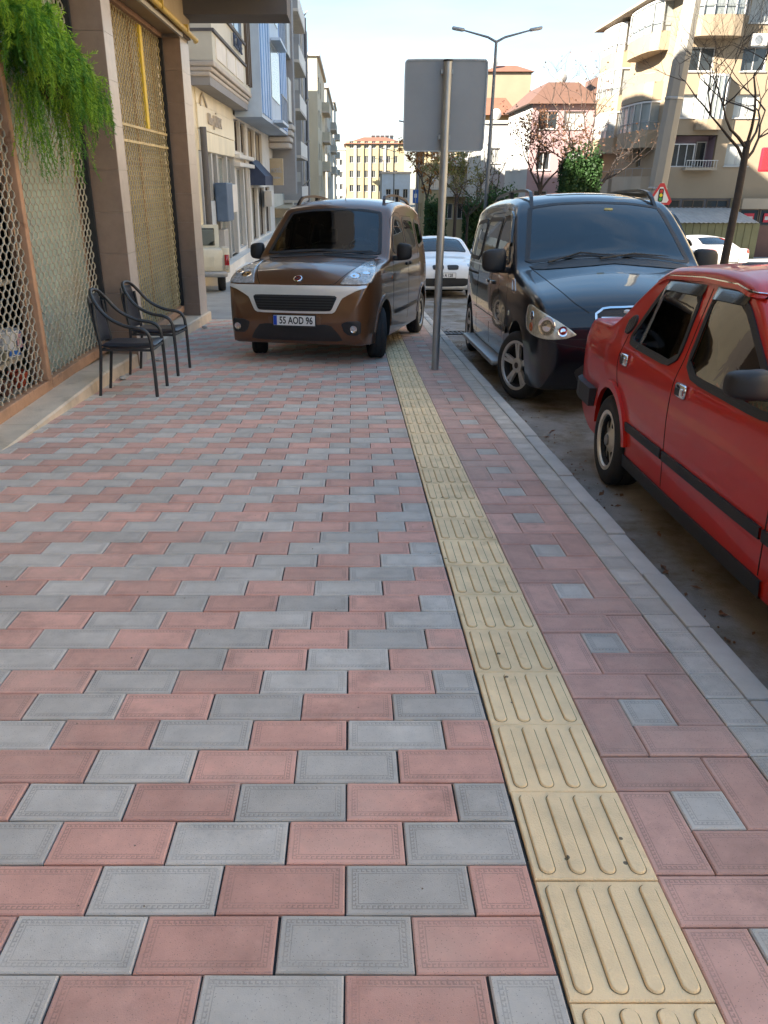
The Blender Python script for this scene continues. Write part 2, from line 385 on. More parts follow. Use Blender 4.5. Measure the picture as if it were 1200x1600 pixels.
# border between strip and kerb: pinwheel of mauve bricks round grey squares, then a row of grey squares
brd = sloped('pavement_border', MB().box(0.735, 1.312, -2, 34, -0.25, -0.011), m_joint)
U = 0.1475; X0 = 0.7355; RB = 0.1495
bm_m = brick_mesh('border_paver', HL-0.0005, HW, MP2); bm_g = brick_mesh('border_paver', 0.0718, HW, MG2); bm_s = brick_mesh('border_paver', 0.0645, HW, MG2)
bs = BrickStuff(); cnt = 0
def put(xc, d, me, hl, mi, rot=0.0):
    global cnt
    M = jit(xc, d, rot)
    if cnt < 290 and d > 0.95: o = link('border_paver', me, None, brd); o.matrix_local = M; cnt += 1
    else: bs.add(hl, HW, M, mi)
for j in range(-6, 205):
    d = 1.448+RB*j+RB/2; ty = j % 3
    if ty == 0:
        put(X0+U/2, d+RB/2, bm_m, HL, 0, PI/2); put(X0+2*U, d, bm_m, HL, 0)
    elif ty == 1:
        put(X0+1.5*U, d, bm_g, 0.0718, 1); put(X0+2.5*U, d+RB/2, bm_m, HL, 0, PI/2)
    else: put(X0+U, d, bm_m, HL, 0)
    put(1.246, d, bm_s, 0.0645, 1)
tag(bs.build('far_border_pavers', [MP2, MG2], brd), kind='stuff')
# kerbs
def kerb(name, x0, x1, d0, d1, ln, h0=-0.25, h1=0.004):
    k = sloped(name, MB().box(x0+0.01, x1-0.01, d0, d1, h0-0.05, -0.03), m_joint)
    g = MB().rbox(x0, x1, -ln/2+0.003, ln/2-0.003, h0, h1, 0.012); s0 = None; d = d0+ln/2
    while d < d1:
        if s0 is None: s0 = g.build('kerb_stone', m_conc, k, smooth=40); o = s0
        else: o = s0.copy(); COL.objects.link(o); o.parent = k
        o.matrix_local = jit(0, d, 0, 0.002, 0.002); d += ln
    return k
kerb('kerb', 1.315, 1.415, -1.31, 50, 0.5)
kerb('median_kerb', 5.25, 5.37, 3, 60, 1.0); kerb('median_far_kerb', 7.88, 8.0, 10, 60, 1.0); kerb('far_pavement_kerb', 15.0, 15.15, 20, 80, 1.0)
# drain grating in the gutter behind the van
dr = empty('drain_grating', label='iron drain grating in the gutter beyond the pole', cat='drain', mtx=Matrix.Translation(S(1.72, 13.0, -0.12)) @ RS)
m_iron = mat('cast_iron', (0.05, 0.05, 0.052), 0.6, 0.2, 20, metal=0.6)
mb = MB().box(-0.25, 0.25, -0.2, -0.17, 0, 0.012).box(-0.25, 0.25, 0.17, 0.2, 0, 0.012).box(-0.25, -0.22, -0.17, 0.17, 0, 0.012).box(0.22, 0.25, -0.17, 0.17, 0, 0.012); mb.build('frame', m_iron, dr)
for i in range(6): MB().box(-0.19+i*0.07, -0.16+i*0.07, -0.17, 0.17, 0, 0.01).build('grate_bar', m_iron, dr)
# ------------------------------------------------------------------ vehicles
m_rub = mat('tyre_rubber', (0.022, 0.022, 0.024), 0.85, 0.25, 25, bump=0.3, bscale=90)
m_plast = mat('black_plastic', (0.018, 0.018, 0.02), 0.55, 0.15, 20, bump=0.15, bscale=400)
m_well = mat('wheel_well', (0.008, 0.008, 0.008), 0.9, 0.2, 8)
m_seam = mat('panel_gap', (0.006, 0.006, 0.006), 0.8, 0.0)
m_chrome = mat('chrome', (0.72, 0.73, 0.74), 0.12, 0.05, 12, metal=1.0)
m_alu = mat('alloy', (0.42, 0.41, 0.39), 0.35, 0.12, 18, metal=0.85)
m_alu_d = mat('alloy_dull', (0.30, 0.29, 0.27), 0.42, 0.2, 18, metal=0.8)
m_silver = mat('silver_paint', (0.70, 0.70, 0.70), 0.30, 0.06, 5, metal=0.4, coat=0.5)
m_brown = mat('brown_metallic_paint', (0.125, 0.056, 0.025), 0.32, 0.05, 3, metal=0.3, coat=1.0)
m_black = mat('black_paint', (0.004, 0.0045, 0.008), 0.3, 0.05, 3, coat=1.0, spec=0.15)
m_red = mat('red_paint', (0.50, 0.018, 0.009), 0.38, 0.10, 2.2, coat=0.55, spec=0.2, bump=0.02, bscale=3)
m_white = mat('white_car_paint', (0.72, 0.73, 0.74), 0.3, 0.05, 3, coat=0.8)
m_cream = mat('cream_car_paint', (0.62, 0.60, 0.50), 0.4, 0.12, 4, coat=0.4)
def glassmat(name, tint, k=1.6):
    m = bpy.data.materials.new(name); m.use_nodes = True; n = m.node_tree.nodes; l = m.node_tree.links; n.remove(n['Principled BSDF'])
    tr = n.new('ShaderNodeBsdfTransparent'); tr.inputs['Color'].default_value = tuple(tint)+(1,)
    gl = n.new('ShaderNodeBsdfGlossy'); gl.inputs['Roughness'].default_value = 0.015
    fr = n.new('ShaderNodeFresnel'); fr.inputs['IOR'].default_value = 1.5
    mu = n.new('ShaderNodeMath'); mu.operation = 'MULTIPLY'; mu.use_clamp = True; mu.inputs[1].default_value = k; l.new(fr.outputs[0], mu.inputs[0])
    mx_ = n.new('ShaderNodeMixShader'); l.new(mu.outputs[0], mx_.inputs[0]); l.new(tr.outputs[0], mx_.inputs[1]); l.new(gl.outputs[0], mx_.inputs[2]); l.new(mx_.outputs[0], n['Material Output'].inputs['Surface'])
    return m
m_glass = glassmat('car_glass', (0.50, 0.56, 0.54)); m_glass_d = glassmat('tinted_car_glass', (0.13, 0.15, 0.15), 1.8); m_glass_r = glassmat('grey_car_glass', (0.30, 0.33, 0.33))
GLASS = (m_glass, m_glass_d, m_glass_r)
m_trim = mat('cabin_trim', (0.045, 0.043, 0.042), 0.75, 0.2, 10); m_seat = mat('seat_fabric', (0.09, 0.085, 0.085), 0.9, 0.25, 14)
def inpoly(a, b, P):
    c = False; n = len(P); j = n-1
    for i in range(n):
        if (P[i][1] > b) != (P[j][1] > b) and a < (P[j][0]-P[i][0])*(b-P[i][1])/(P[j][1]-P[i][1])+P[i][0]: c = not c
        j = i
    return c
def inset(P, e):
    n = len(P); A = sum(P[i][0]*P[(i+1) % n][1]-P[(i+1) % n][0]*P[i][1] for i in range(n)); sg = 1 if A > 0 else -1; out = []
    for i in range(n):
        t = Vector((P[(i+1) % n][0]-P[i-1][0], P[(i+1) % n][1]-P[i-1][1])); t.normalize(); out.append((P[i][0]-t.y*e*sg, P[i][1]+t.x*e*sg))
    return out
m_lens = mat('headlamp_lens', (0.40, 0.42, 0.44), 0.12, 0.5, 30, metal=0.25, coat=1.0)
m_lensy = mat('clouded_headlamp_lens', (0.55, 0.53, 0.44), 0.16, 0.35, 22, metal=0.15, coat=1.0)
m_bowl = mat('lamp_reflector', (0.75, 0.76, 0.78), 0.08, 0.1, 30, metal=1.0)
m_amber = mat('amber_lens', (0.45, 0.12, 0.03), 0.15, 0.2, 60, coat=1.0)
m_tail = mat('red_lens', (0.30, 0.008, 0.012), 0.12, 0.3, 50, coat=1.0)
m_plate = mat('plate_white', (0.75, 0.75, 0.74), 0.45, 0.06, 30)
m_ink = mat('black_ink', (0.01, 0.01, 0.012), 0.6, 0.0)
m_blue = mat('plate_blue', (0.01, 0.06, 0.42), 0.5, 0.05, 30)
m_steel = mat('painted_steel', (0.32, 0.33, 0.34), 0.45, 0.1, 12, metal=0.6)

def chaikin(pts, it=2, closed=True):
    for _ in range(it):
        q = []; n = len(pts)
        for i in range(n if closed else n-1):
            a, b = pts[i], pts[(i+1) % n]
            q.append((a[0]*0.86+b[0]*0.14, a[1]*0.86+b[1]*0.14)); q.append((a[0]*0.14+b[0]*0.86, a[1]*0.14+b[1]*0.86))
        if not closed: q = [pts[0]]+q+[pts[-1]]
        pts = q
    return pts
def resample(pts, step, closed=True):
    out = []; n = len(pts)
    for i in range(n if closed else n-1):
        a, b = Vector(pts[i]), Vector(pts[(i+1) % n]); k = max(1, int(math.ceil((b-a).length/step)))
        for j in range(k): out.append(tuple(a.lerp(b, j/k)))
    if not closed: out.append(tuple(pts[-1]))
    return out
def mir(half):      # half outline with x>=0 going from the centre round to the centre -> whole outline
    return list(half)+[(-a, b) for a, b in reversed(half) if abs(a) > 1e-6]
def lining(m):
    """the inside of the shell is trimmed in dark grey"""
    if m.get('lined'): return
    m['lined'] = 1; n = m.node_tree.nodes; l = m.node_tree.links; out = n['Material Output']; src = out.inputs['Surface'].links[0].from_socket
    g = n.new('ShaderNodeNewGeometry'); d = n.new('ShaderNodeBsdfDiffuse'); d.inputs['Color'].default_value = (0.05, 0.048, 0.046, 1); x = n.new('ShaderNodeMixShader')
    l.new(g.outputs['Backfacing'], x.inputs[0]); l.new(src, x.inputs[1]); l.new(d.outputs[0], x.inputs[2]); l.new(x.outputs[0], out.inputs['Surface'])
class Car:
    def __init__(s, root, P, paint):
        s.root = root; s.P = P; s.fa = P['fa']; s.wins = []
        top, bot, plan, wz, rt, cr = [pchip(P[k]) for k in ('top', 'bot', 'plan', 'wz', 'rt', 'cr')]
        Ln = P['L']; ss = set()
        for i in range(161):
            t = i/160; ss.add(round(0.55*Ln*(1-math.cos(PI*t))/2+0.45*Ln*t, 4))
        for i in range(12): ss.add(round(0.004*i, 4)); ss.add(round(Ln-0.004*i, 4))
        ss = sorted(ss); V = []; F = []; ring = None; NS, NC, NT = 30, 8, 12
        for y in ss:
            zt, zb, w = top(y), bot(y), plan(y); h = zt-zb; c = min(cr(y), h*0.3); r = min(rt(y), h*0.35, w*0.5); ze = zt-c-r
            half = []
            rb = min(0.05, h*0.2)
            wl = lambda z: w*wz(z)
            half.append((0, zb)); half.append((wl(zb)*0.5, zb)); half.append((wl(zb)-rb, zb))
            for i in range(NS+1):
                z = zb+rb*0.35+(ze-zb-rb*0.35)*i/NS
                half.append((wl(z), z))
            we = wl(ze)
            for i in range(1, NC+1):
                a = PI/2*i/NC; half.append((we-r*1.15*(1-math.cos(a)), ze+r*math.sin(a)))
            xe = half[-1][0]
            for i in range(1, NT+1):
                x = xe*(1-i/NT); half.append((x, zt-c*(x/xe)**2 if xe > 1e-6 else zt))
            full = half+[(-x, z) for x, z in reversed(half[1:-1])]
            n = len(full); b = len(V); V += [Vector((x, y-s.fa, z)) for x, z in full]
            if ring is not None:
                for i in range(n): F.append((ring+i, ring+(i+1) % n, b+(i+1) % n, b+i))
            else: F.append(tuple(range(b+n-1, b-1, -1)))
            ring = b
        F.append(tuple(range(ring, ring+n)))
        me = bpy.data.meshes.new('body'); me.from_pydata(V, [], F); me.materials.append(paint); me.materials.append(m_well)
        bm = bmesh.new(); bm.from_mesh(me); bmesh.ops.recalc_face_normals(bm, faces=bm.faces[:]); bm.to_mesh(me)
        s.bvh = BVHTree.FromBMesh(bm); bm.free()
        ob = bpy.data.objects.new('body', me); COL.objects.link(ob)
        cut = []
        for ax in P['axles']:
            for sg in (1, -1):
                cm = bpy.data.meshes.new('c'); b = bmesh.new()
                bmesh.ops.create_cone(b, cap_ends=True, segments=40, radius1=P['arch'], radius2=P['arch'], depth=0.5, matrix=Matrix.Translation((sg*(P['W']/2-0.24+0.25), ax-s.fa, P['R']+P.get('archz', 0.02))) @ Matrix.Rotation(PI/2, 4, 'Y'))
                b.to_mesh(cm); b.free(); cm.materials.append(paint); cm.materials.append(m_well)
                for p in cm.polygons: p.material_index = 1
                co = bpy.data.objects.new('c', cm); COL.objects.link(co); cut.append(co)
                md = ob.modifiers.new('b', 'BOOLEAN'); md.object = co; md.operation = 'DIFFERENCE'; md.solver = 'EXACT'
                try: md.material_mode = 'INDEX'
                except Exception: pass
        dg = bpy.context.evaluated_depsgraph_get()
        m2 = bpy.data.meshes.new_from_object(ob.evaluated_get(dg)); m2.name = 'body'
        bpy.data.objects.remove(ob)
        for co in cut: bpy.data.objects.remove(co)
        for p in m2.polygons: p.use_smooth = True
        m2.set_sharp_from_angle(angle=math.radians(38))
        s.body = link('body', m2, None, root)
        lining(paint)
    def frame(s, phi):
        if phi == 'top': return Vector((1, 0, 0)), Vector((0, 1, 0)), Vector((0, 0, -1))
        a = math.radians(phi); return Vector((math.cos(a), math.sin(a), 0)), Vector((0, 0, 1)), Vector((-math.sin(a), math.cos(a), 0))
    def hit(s, phi, a, b, off):
        u, v, d = s.frame(phi); p = u*a+v*b
        if phi != 'top' and (0 < phi < 80 or 100 < phi < 180): p = p+Vector((0, .3-s.fa if phi < 80 else s.P['L']-.3-s.fa, 0))
        o = p-d*8
        h, n, i, _ = s.bvh.ray_cast(o, d)
        if h is None:
            h, n, i, _ = s.bvh.find_nearest(p-d*0.9)
        if n.dot(d) > 0: n = -n
        return h+n*off, n
    def panel(s, name, outline, phi, m, off=0.004, it=2, parent=None, mirror=False, skirt=0.014, step=0.03, rim=None, rings=(1, 0.96, 0.88, 0.74, 0.55, 0.3)):
        pts = resample(chaikin(outline, it), step); n = len(pts)
        cx = sum(p[0] for p in pts)/n; cy = sum(p[1] for p in pts)/n
        if m in GLASS and phi in (0, 90, 180): s.wins.append((phi, pts, mirror))
        V = []; F = []
        R0 = [s.hit(phi, a, b, 0) for a, b in pts]
        V += [h+nn*(off-skirt) for h, nn in R0]
        for k in rings:
            o2 = off if k < 1 else off*0.75
            V += [s.hit(phi, cx+(a-cx)*k, cy+(b-cy)*k, o2)[0] for a, b in pts]
        V.append(s.hit(phi, cx, cy, off)[0])
        for r in range(len(rings)):
            for i in range(n): F.append((r*n+i, r*n+(i+1) % n, (r+1)*n+(i+1) % n, (r+1)*n+i))
        b = len(rings)*n
        for i in range(n): F.append((b+i, b+(i+1) % n, len(V)-1))
        out = []
        for sg in ((1, -1) if mirror else (1,)):
            mb = MB(); mb.add([Vector((v.x*sg, v.y, v.z)) for v in V], F)
            out.append(mb.build(name, m, (parent[0 if sg == 1 else 1] if isinstance(parent, list) else parent) or s.root, smooth=50))
        return out
    def strip(s, name, line, phi, m, wd=0.006, off=0.0015, mirror=False, parent=None, closed=False, th=0.006, it=2):
        pts = resample(chaikin(line, it, closed) if it else line, 0.035, closed); n = len(pts); V = []; F = []
        H = [s.hit(phi, a, b, 0) for a, b in pts]
        for i in range(n):
            p, nn = H[i]; a = H[(i+1) % n][0] if (closed or i < n-1) else p; c = H[i-1][0] if (closed or i > 0) else p
            t = (a-c).normalized(); q = nn.cross(t).normalized()*wd/2
            V += [p-q-nn*th, p-q+nn*off, p+q+nn*off, p+q-nn*th]
        for i in range(n if closed else n-1):
            j = (i+1) % n
            for k in range(3): F.append((i*4+k, i*4+k+1, j*4+k+1, j*4+k))
        out = []
        for sg in ((1, -1) if mirror else (1,)):
            mb = MB(); mb.add([Vector((v.x*sg, v.y, v.z)) for v in V], F)
            out.append(mb.build(name, m, (parent[0 if sg == 1 else 1] if isinstance(parent, list) else parent) or s.root, smooth=50))
        return out
    def open_windows(s, frit=0.044):
        """cut the window openings out of the shell and put the black printed band round each pane"""
        bm = bmesh.new(); bm.from_mesh(s.body.data); dead = []
        for f in bm.faces:
            n = f.normal
            for phi, P, mirr in s.wins:
                if phi == 0 and n.y > -.05 or phi == 180 and n.y < .05 or phi == 90 and abs(n.x) < .3: continue
                if phi == 90 and n.x < 0 and not mirr: continue
                if all(inpoly(v.co.x if phi == 0 else (-v.co.x if phi == 180 else v.co.y), v.co.z, P) for v in f.verts): dead.append(f); break
        bmesh.ops.delete(bm, geom=dead, context='FACES'); bm.to_mesh(s.body.data); bm.free()
        for phi, P, mirr in s.wins:
            s.strip('window_band', inset(P, frit*.42), phi, m_plast, wd=frit, off=0.0065, mirror=mirr, closed=True, th=0.012, it=0)
    def interior(s, sw, sf, sr, zf, zb, hw, van=False):
        """cabin: dashboard behind the screen at sw, front seats at sf, rear bench at sr, floor zf, waist zb"""
        r = s.root; fa = s.fa
        MB().rbox(-hw, hw, sw+.02-fa, sw+.5-fa, zb-.35, zb-.07, .06).build('dashboard', m_trim, r, smooth=40)
        MB().box(-hw, hw, sw-.1-fa, sr+.9-fa, zf-.02, zf).build('cabin_floor', m_trim, r)
        for x in (-.36, .36):
            st_ = MB().rbox(x-.24, x+.24, sf-fa, sf+.5-fa, zf+.05, zf+.32, .07).build('front_seat', m_seat, r, smooth=50)
            MB().prism([(0, 0), (.13, 0), (.30, .60), (.18, .62)], (x-.23, sf+.42-fa, zf+.25), (0, 1, 0), (0, 0, 1), (1, 0, 0), .46).build('seat_back', m_seat, st_)
            MB().rbox(x-.13, x+.13, sf+.62-fa, sf+.72-fa, zf+.90, zf+1.08, .04).build('headrest', m_seat, st_, smooth=50)
        bn = MB().rbox(-hw+.06, hw-.06, sr-fa, sr+.5-fa, zf+.05, zf+.34, .07).build('rear_bench', m_seat, r, smooth=50)
        MB().prism([(0, 0), (.13, 0), (.30, .58), (.18, .60)], (-hw+.06, sr+.42-fa, zf+.25), (0, 1, 0), (0, 0, 1), (1, 0, 0), 2*hw-.12).build('bench_back', m_seat, bn)
        pts = [(.36+.185*math.cos(q), sw+.60-fa-.10*math.sin(q)*.6, zb+.0+.175*math.sin(q)) for q in [2*PI*i/24 for i in range(25)]]
        wh_ = MB().tube(pts, .014, 6).build('steering_wheel', m_plast, r, smooth=60)
        MB().bar((.20, sw+.60-fa, zb), (.52, sw+.60-fa, zb), .05, .03).build('wheel_spoke', m_plast, wh_); MB().bar((.36, sw+.60-fa, zb), (.36, sw+.35-fa, zb-.12), .06, .06).build('steering_column', m_plast, wh_)
    def wheel(s, x, ax, style, steer=0.0, m_rim=None):
        R, W = s.P['R'], s.P['tw']; Rr = s.P['rr']; sg = 1 if x > 0 else -1
        prof = [(Rr-0.03, -W*0.40), (Rr, -W*0.44), (Rr+0.02, -W*0.5), (R-0.045, -W*0.52), (R-0.018, -W*0.46), (R-0.004, -W*0.38), (R, -W*0.30), (R, -W*0.17), (R-0.009, -W*0.165), (R-0.009, -W*0.135), (R, -W*0.13), (R, W*0.13), (R-0.009, W*0.135), (R-0.009, W*0.165), (R, W*0.17), (R, W*0.30), (R-0.004, W*0.38), (R-0.018, W*0.46), (R-0.045, W*0.52), (Rr+0.02, W*0.5), (Rr, W*0.44), (Rr-0.03, W*0.40), (Rr-0.03, -W*0.40)]
        wh = MB().lathe(prof, 48, 'x').build('wheel', m_rub, s.root, smooth=50)
        wh.matrix_local = Matrix.Translation((x-sg*W*0.5, ax-s.fa, R)) @ Matrix.Rotation(steer, 4, 'Z')
        fx = sg*W*0.42; mr = m_rim or m_alu
        mb = MB().lathe([(Rr+0.012, fx), (Rr+0.012, fx+sg*0.014), (Rr-0.012, fx+sg*0.012), (Rr-0.028, fx-sg*0.02), (Rr-0.035, -fx)], 48, 'x')
        if style == 'slot':
            mb.lathe([(Rr-0.02, fx-sg*0.030), (0.07, fx-sg*0.016), (0.05, fx-sg*0.0), (0.0005, fx)], 40, 'x')
        rim = mb.build('rim', mr, wh, smooth=40)
        MB().lathe([(Rr-0.03, fx-sg*0.06), (0.0005, fx-sg*0.06)], 32, 'x').build('brake_disc', m_well, wh)
        def radial(name, r0, r1, w0, w1, x0, x1, th, q, mm):
            d = Vector((0, math.cos(q), math.sin(q))); t = Vector((0, -math.sin(q), math.cos(q))); X = Vector((sg, 0, 0))
            A = [d*r0-t*w0/2+X*x0, d*r0+t*w0/2+X*x0, d*r1+t*w1/2+X*x1, d*r1-t*w1/2+X*x1]; B = [p-X*th for p in A]
            b = MB(); b.add(A+B, [(0, 1, 2, 3), (7, 6, 5, 4), (0, 4, 5, 1), (1, 5, 6, 2), (2, 6, 7, 3), (3, 7, 4, 0)]); return b.build(name, mm, wh)
        ox = abs(fx)
        if style == 'five':
            for k in range(5):
                q = 2*PI*k/5+0.3
                for e in (-1, 1): radial('spoke', 0.055, Rr-0.012, 0.032, 0.03, ox-0.012, ox+0.004, 0.03, q+e*0.11, mr)
            MB().lathe([(0.075, fx-sg*0.03), (0.075, fx-sg*0.006), (0.06, fx), (0.0005, fx)], 24, 'x').build('hub_cap', mr, wh, smooth=40)
            MB().lathe([(0.030, fx), (0.030, fx+sg*0.004), (0.0005, fx+sg*0.005)], 20, 'x').build('hub_badge', m_plast, wh)
        elif style == 'cover':
            for k in range(9): radial('spoke', 0.05, Rr-0.02, 0.035, 0.055, ox-0.004, ox-0.014, 0.02, 2*PI*k/9, mr)
            MB().lathe([(0.065, fx-sg*0.03), (0.062, fx), (0.0005, fx+sg*0.006)], 24, 'x').build('hub_cap', mr, wh, smooth=40)
        elif style == 'slot':
            for k in range(8): radial('slot', 0.085, Rr-0.035, 0.026, 0.062, ox-0.015, ox-0.025, 0.01, 2*PI*k/8+0.2, m_well)
            MB().lathe([(0.036, fx-sg*0.01), (0.036, fx+sg*0.012), (0.0005, fx+sg*0.016)], 20, 'x').build('hub_cap', m_alu_d, wh, smooth=40)
        return wh
    def plate(s, txt, c, tilt=0.0, wd=0.50, ht=0.112, back=False):
        sg = -1 if not back else 1
        o = MB().rbox(-wd/2, wd/2, -0.006, 0.006, -ht/2, ht/2, 0.005).build('number_plate', m_plate, s.root); o.location = c; o.rotation_euler = (tilt, 0, PI if back else 0)
        MB().box(-wd/2+0.004, -wd/2+0.045, -0.0085, -0.006, -ht/2+0.004, ht/2-0.004).build('blue_band', m_blue, o)
        if txt: lettering(txt, ht*0.98, m_ink, o, (0.024, -0.0075, -0.002), (1, 0, 0), (0, 0, 1), 0.001, 0.76, bold=0.0022)
        fr = MB(); t = 0.008
        fr.box(-wd/2-t, wd/2+t, -0.005, 0.008, ht/2+0.001, ht/2+t).box(-wd/2-t, wd/2+t, -0.005, 0.008, -ht/2-0.022, -ht/2-0.001).box(-wd/2-t, -wd/2-0.001, -0.005, 0.008, -ht/2-0.001, ht/2+0.001).box(wd/2+0.001, wd/2+t, -0.005, 0.008, -ht/2-0.001, ht/2+0.001)
        fr.build('plate_frame', m_plast, o); return o
    def mirror(s, x, y, z, m, wd=0.2, ht=0.21, dp=0.12, arm=0.10):
        sg = 1 if x > 0 else -1; bm = bmesh.new(); bmesh.ops.create_cube(bm, size=2); bmesh.ops.subdivide_edges(bm, edges=bm.edges[:], cuts=5, use_grid_fill=True)
        for v in bm.verts:
            c = v.co; r = (abs(c.x)**4+abs(c.y)**4+abs(c.z)**4)**0.25; c /= r
            c.x *= wd/2; c.z *= ht/2*(1-0.10*c.x*sg/(wd/2)); c.y *= dp/2*(1 if c.y < 0 else 0.35); c.y += abs(c.x/(wd/2))*0.02
        me = bpy.data.meshes.new('wing_mirror'); bm.to_mesh(me); bm.free()
        for p in me.polygons: p.use_smooth = True
        o = link('wing_mirror', me, m, s.root); o.location = (x+sg*(wd/2+arm*0.4), y, z)
        MB().rbox(-sg*(wd/2+arm*0.7) if sg > 0 else wd*0.2, -wd*0.2 if sg > 0 else wd/2+arm*0.7, -0.03, 0.03, -ht/2-0.005, -ht/2+0.055, 0.02).build('mirror_arm', m_plast, o, smooth=40)
        g = MB().prism([(-wd*0.4, -ht*0.38), (wd*0.4, -ht*0.38), (wd*0.4, ht*0.38), (-wd*0.4, ht*0.38)], (0, dp*0.2, 0), (1, 0, 0), (0, 0, 1), (0, 1, 0), 0.006); g.build('mirror_glass', m_glass, o)
        return o
    def rail(s, x, y0, y1, z0, hh, m, taper=0.0):
        for sg in (1, -1):
            pts = []; N = 24
            for i in range(N+1):
                t = i/N; y = y0+(y1-y0)*t; zt = s.hit('top', x, y, 0)[0].z
                e = min(1, min(t, 1-t)/0.10); e = math.sin(e*PI/2)
                pts.append((sg*(x-0.02*e), y, zt-0.015+hh*e))
            b = MB()
            for i in range(N): b.bar(pts[i], pts[i+1], 0.035, 0.03)
            r = b.build('roof_rail', m, s.root, smooth=60)
            for t in (0.5,):
                y = y0+(y1-y0)*t; zt = s.hit('top', x, y, 0)[0].z
                MB().box(sg*x-0.02, sg*x+0.02, y-0.06, y+0.06, zt-0.01, zt+hh-0.02).build('rail_foot', m_plast, r)
def wiper(car, pts, m=None):
    V = [car.hit(0, a, b, 0.022)[0] for a, b in pts]
    return MB().tube(V, [0.010]*(len(V)-1)+[0.004], 6).build('wiper', m_plast, car.root, smooth=60)
def place(x, d, h, yaw): return Matrix.Translation(S(x, d, h)) @ RS @ Matrix.Rotation(yaw, 4, 'Z')

# ---- brown panel van parked on the pavement
van = empty('panel_van', label='brown small panel van parked on the pavement beside the guiding strip', cat='van', mtx=place(-0.44, 9.80, 0, math.radians(-14.8)))
P = dict(L=4.15, W=1.75, fa=0.84, axles=(0.84, 3.46), R=0.305, tw=0.19, rr=0.195, arch=0.375,
  top=[(0, .60), (.012, .70), (.035, .79), (.07, .875), (.12, .93), (.2, .985), (.35, 1.055), (.6, 1.12), (.85, 1.165), (1.02, 1.19), (1.10, 1.225), (1.3, 1.385), (1.55, 1.59), (1.72, 1.72), (1.85, 1.80), (2.1, 1.865), (2.7, 1.90), (3.4, 1.87), (3.85, 1.79), (3.98, 1.60), (4.06, 1.2), (4.12, .8), (4.15, .55)],
  bot=[(0, .50), (.02, .40), (.06, .29), (.14, .23), (.4, .21), (3.7, .23), (4.0, .30), (4.1, .40), (4.15, .5)],
  plan=[(0, .64), (.012, .71), (.04, .77), (.09, .81), (.18, .84), (.35, .857), (.8, .87), (1.5, .875), (3.2, .872), (3.8, .85), (4.0, .82), (4.1, .76), (4.15, .65)],
  wz=[(.15, .95), (.3, .975), (.5, .995), (.75, 1.0), (.95, .995), (1.12, .972), (1.4, .905), (1.65, .84), (1.85, .79), (1.92, .775)],
  rt=[(0, .03), (.1, .035), (.3, .05), (.9, .08), (1.1, .07), (1.7, .07), (2.0, .10), (3.6, .10), (4.1, .04)],
  cr=[(0, .015), (.15, .025), (.5, .04), (1.0, .055), (1.15, .085), (1.6, .08), (1.9, .05), (3.5, .045), (4.0, .05), (4.15, .02)])
c = Car(van, P, m_brown); fa = c.fa
m_brnd = mat('dark_brown_rail', (0.035, 0.018, 0.012), 0.4, 0.1, 6)
c.panel('windscreen', mir([(0, 1.225), (.35, 1.215), (.66, 1.19), (.735, 1.20), (.715, 1.30), (.63, 1.62), (.60, 1.70), (.35, 1.735), (0, 1.745)]), 0, m_glass, it=1, step=0.05)
c.strip('bonnet_gap', mir([(0, .897), (.44, .897), (.50, .965), (.58, 1.05), (.68, 1.125)]), 0, m_seam, mirror=False, wd=0.008)
sm = c.panel('grille_surround', mir([(0, .885), (.46, .885), (.60, .885), (.73, .885), (.815, .893), (.81, .868), (.72, .842), (.62, .795), (.55, .755), (.48, .615), (.44, .594), (0, .590)]), 0, m_silver, off=0.014, it=1, step=0.025)[0]
c.panel('grille', mir([(0, .785), (.47, .785), (.50, .765), (.445, .64), (.42, .618), (0, .612)]), 0, m_plast, off=0.019, it=1, parent=sm)
for i in range(5):
    z = .64+i*.028; wv = .435+i*.012
    c.strip('grille_slat', [(-wv, z), (0, z), (wv, z)], 0, m_seam, wd=0.012, off=0.026, parent=sm, th=0.004, it=0)
c.panel('lower_intake', mir([(0, .47), (.42, .47), (.50, .38), (.56, .285), (0, .275)]), 0, m_plast, off=0.006, it=1)
c.panel('bumper_insert', mir([(0, .565), (.33, .56), (.30, .455), (0, .455)]), 0, mat('brown_dark_paint', (0.12, 0.055, 0.028), 0.3, 0.05, 3, coat=1.0), off=0.005, it=1)
hb = c.panel('headlight', [(.47, .902), (.62, .902), (.76, .905), (.82, .925), (.845, .99), (.835, 1.11), (.79, 1.135), (.70, 1.11), (.58, 1.03), (.50, .95)], 10, m_lens, off=0.012, it=1, mirror=True)
for sg, o in zip((1, -1), hb):
    for (a, b, r) in ((.635, .985, .06), (.755, 1.01, .048), (.80, 1.085, .024)):
        h, n = c.hit(10, a, b, 0.012); h = Vector((h.x*sg, h.y, h.z)); n = Vector((n.x*sg, n.y, n.z))
        b_ = MB().lathe([(r, 0.0), (r*0.97, 0.004), (r*0.8, 0.001), (r*0.45, 0.003), (0.0005, 0.006)], 24, 'z').build('lamp_bowl', m_bowl, o, smooth=50)
        b_.matrix_local = Matrix.Translation(h) @ n.to_track_quat('Z', 'Y').to_matrix().to_4x4()
fb = c.panel('fog_lamp_bezel', [(.49, .485), (.56, .515), (.69, .52), (.71, .50), (.71, .385), (.67, .36), (.57, .36), (.52, .40)], 10, m_plast, off=0.012, it=1, mirror=True)
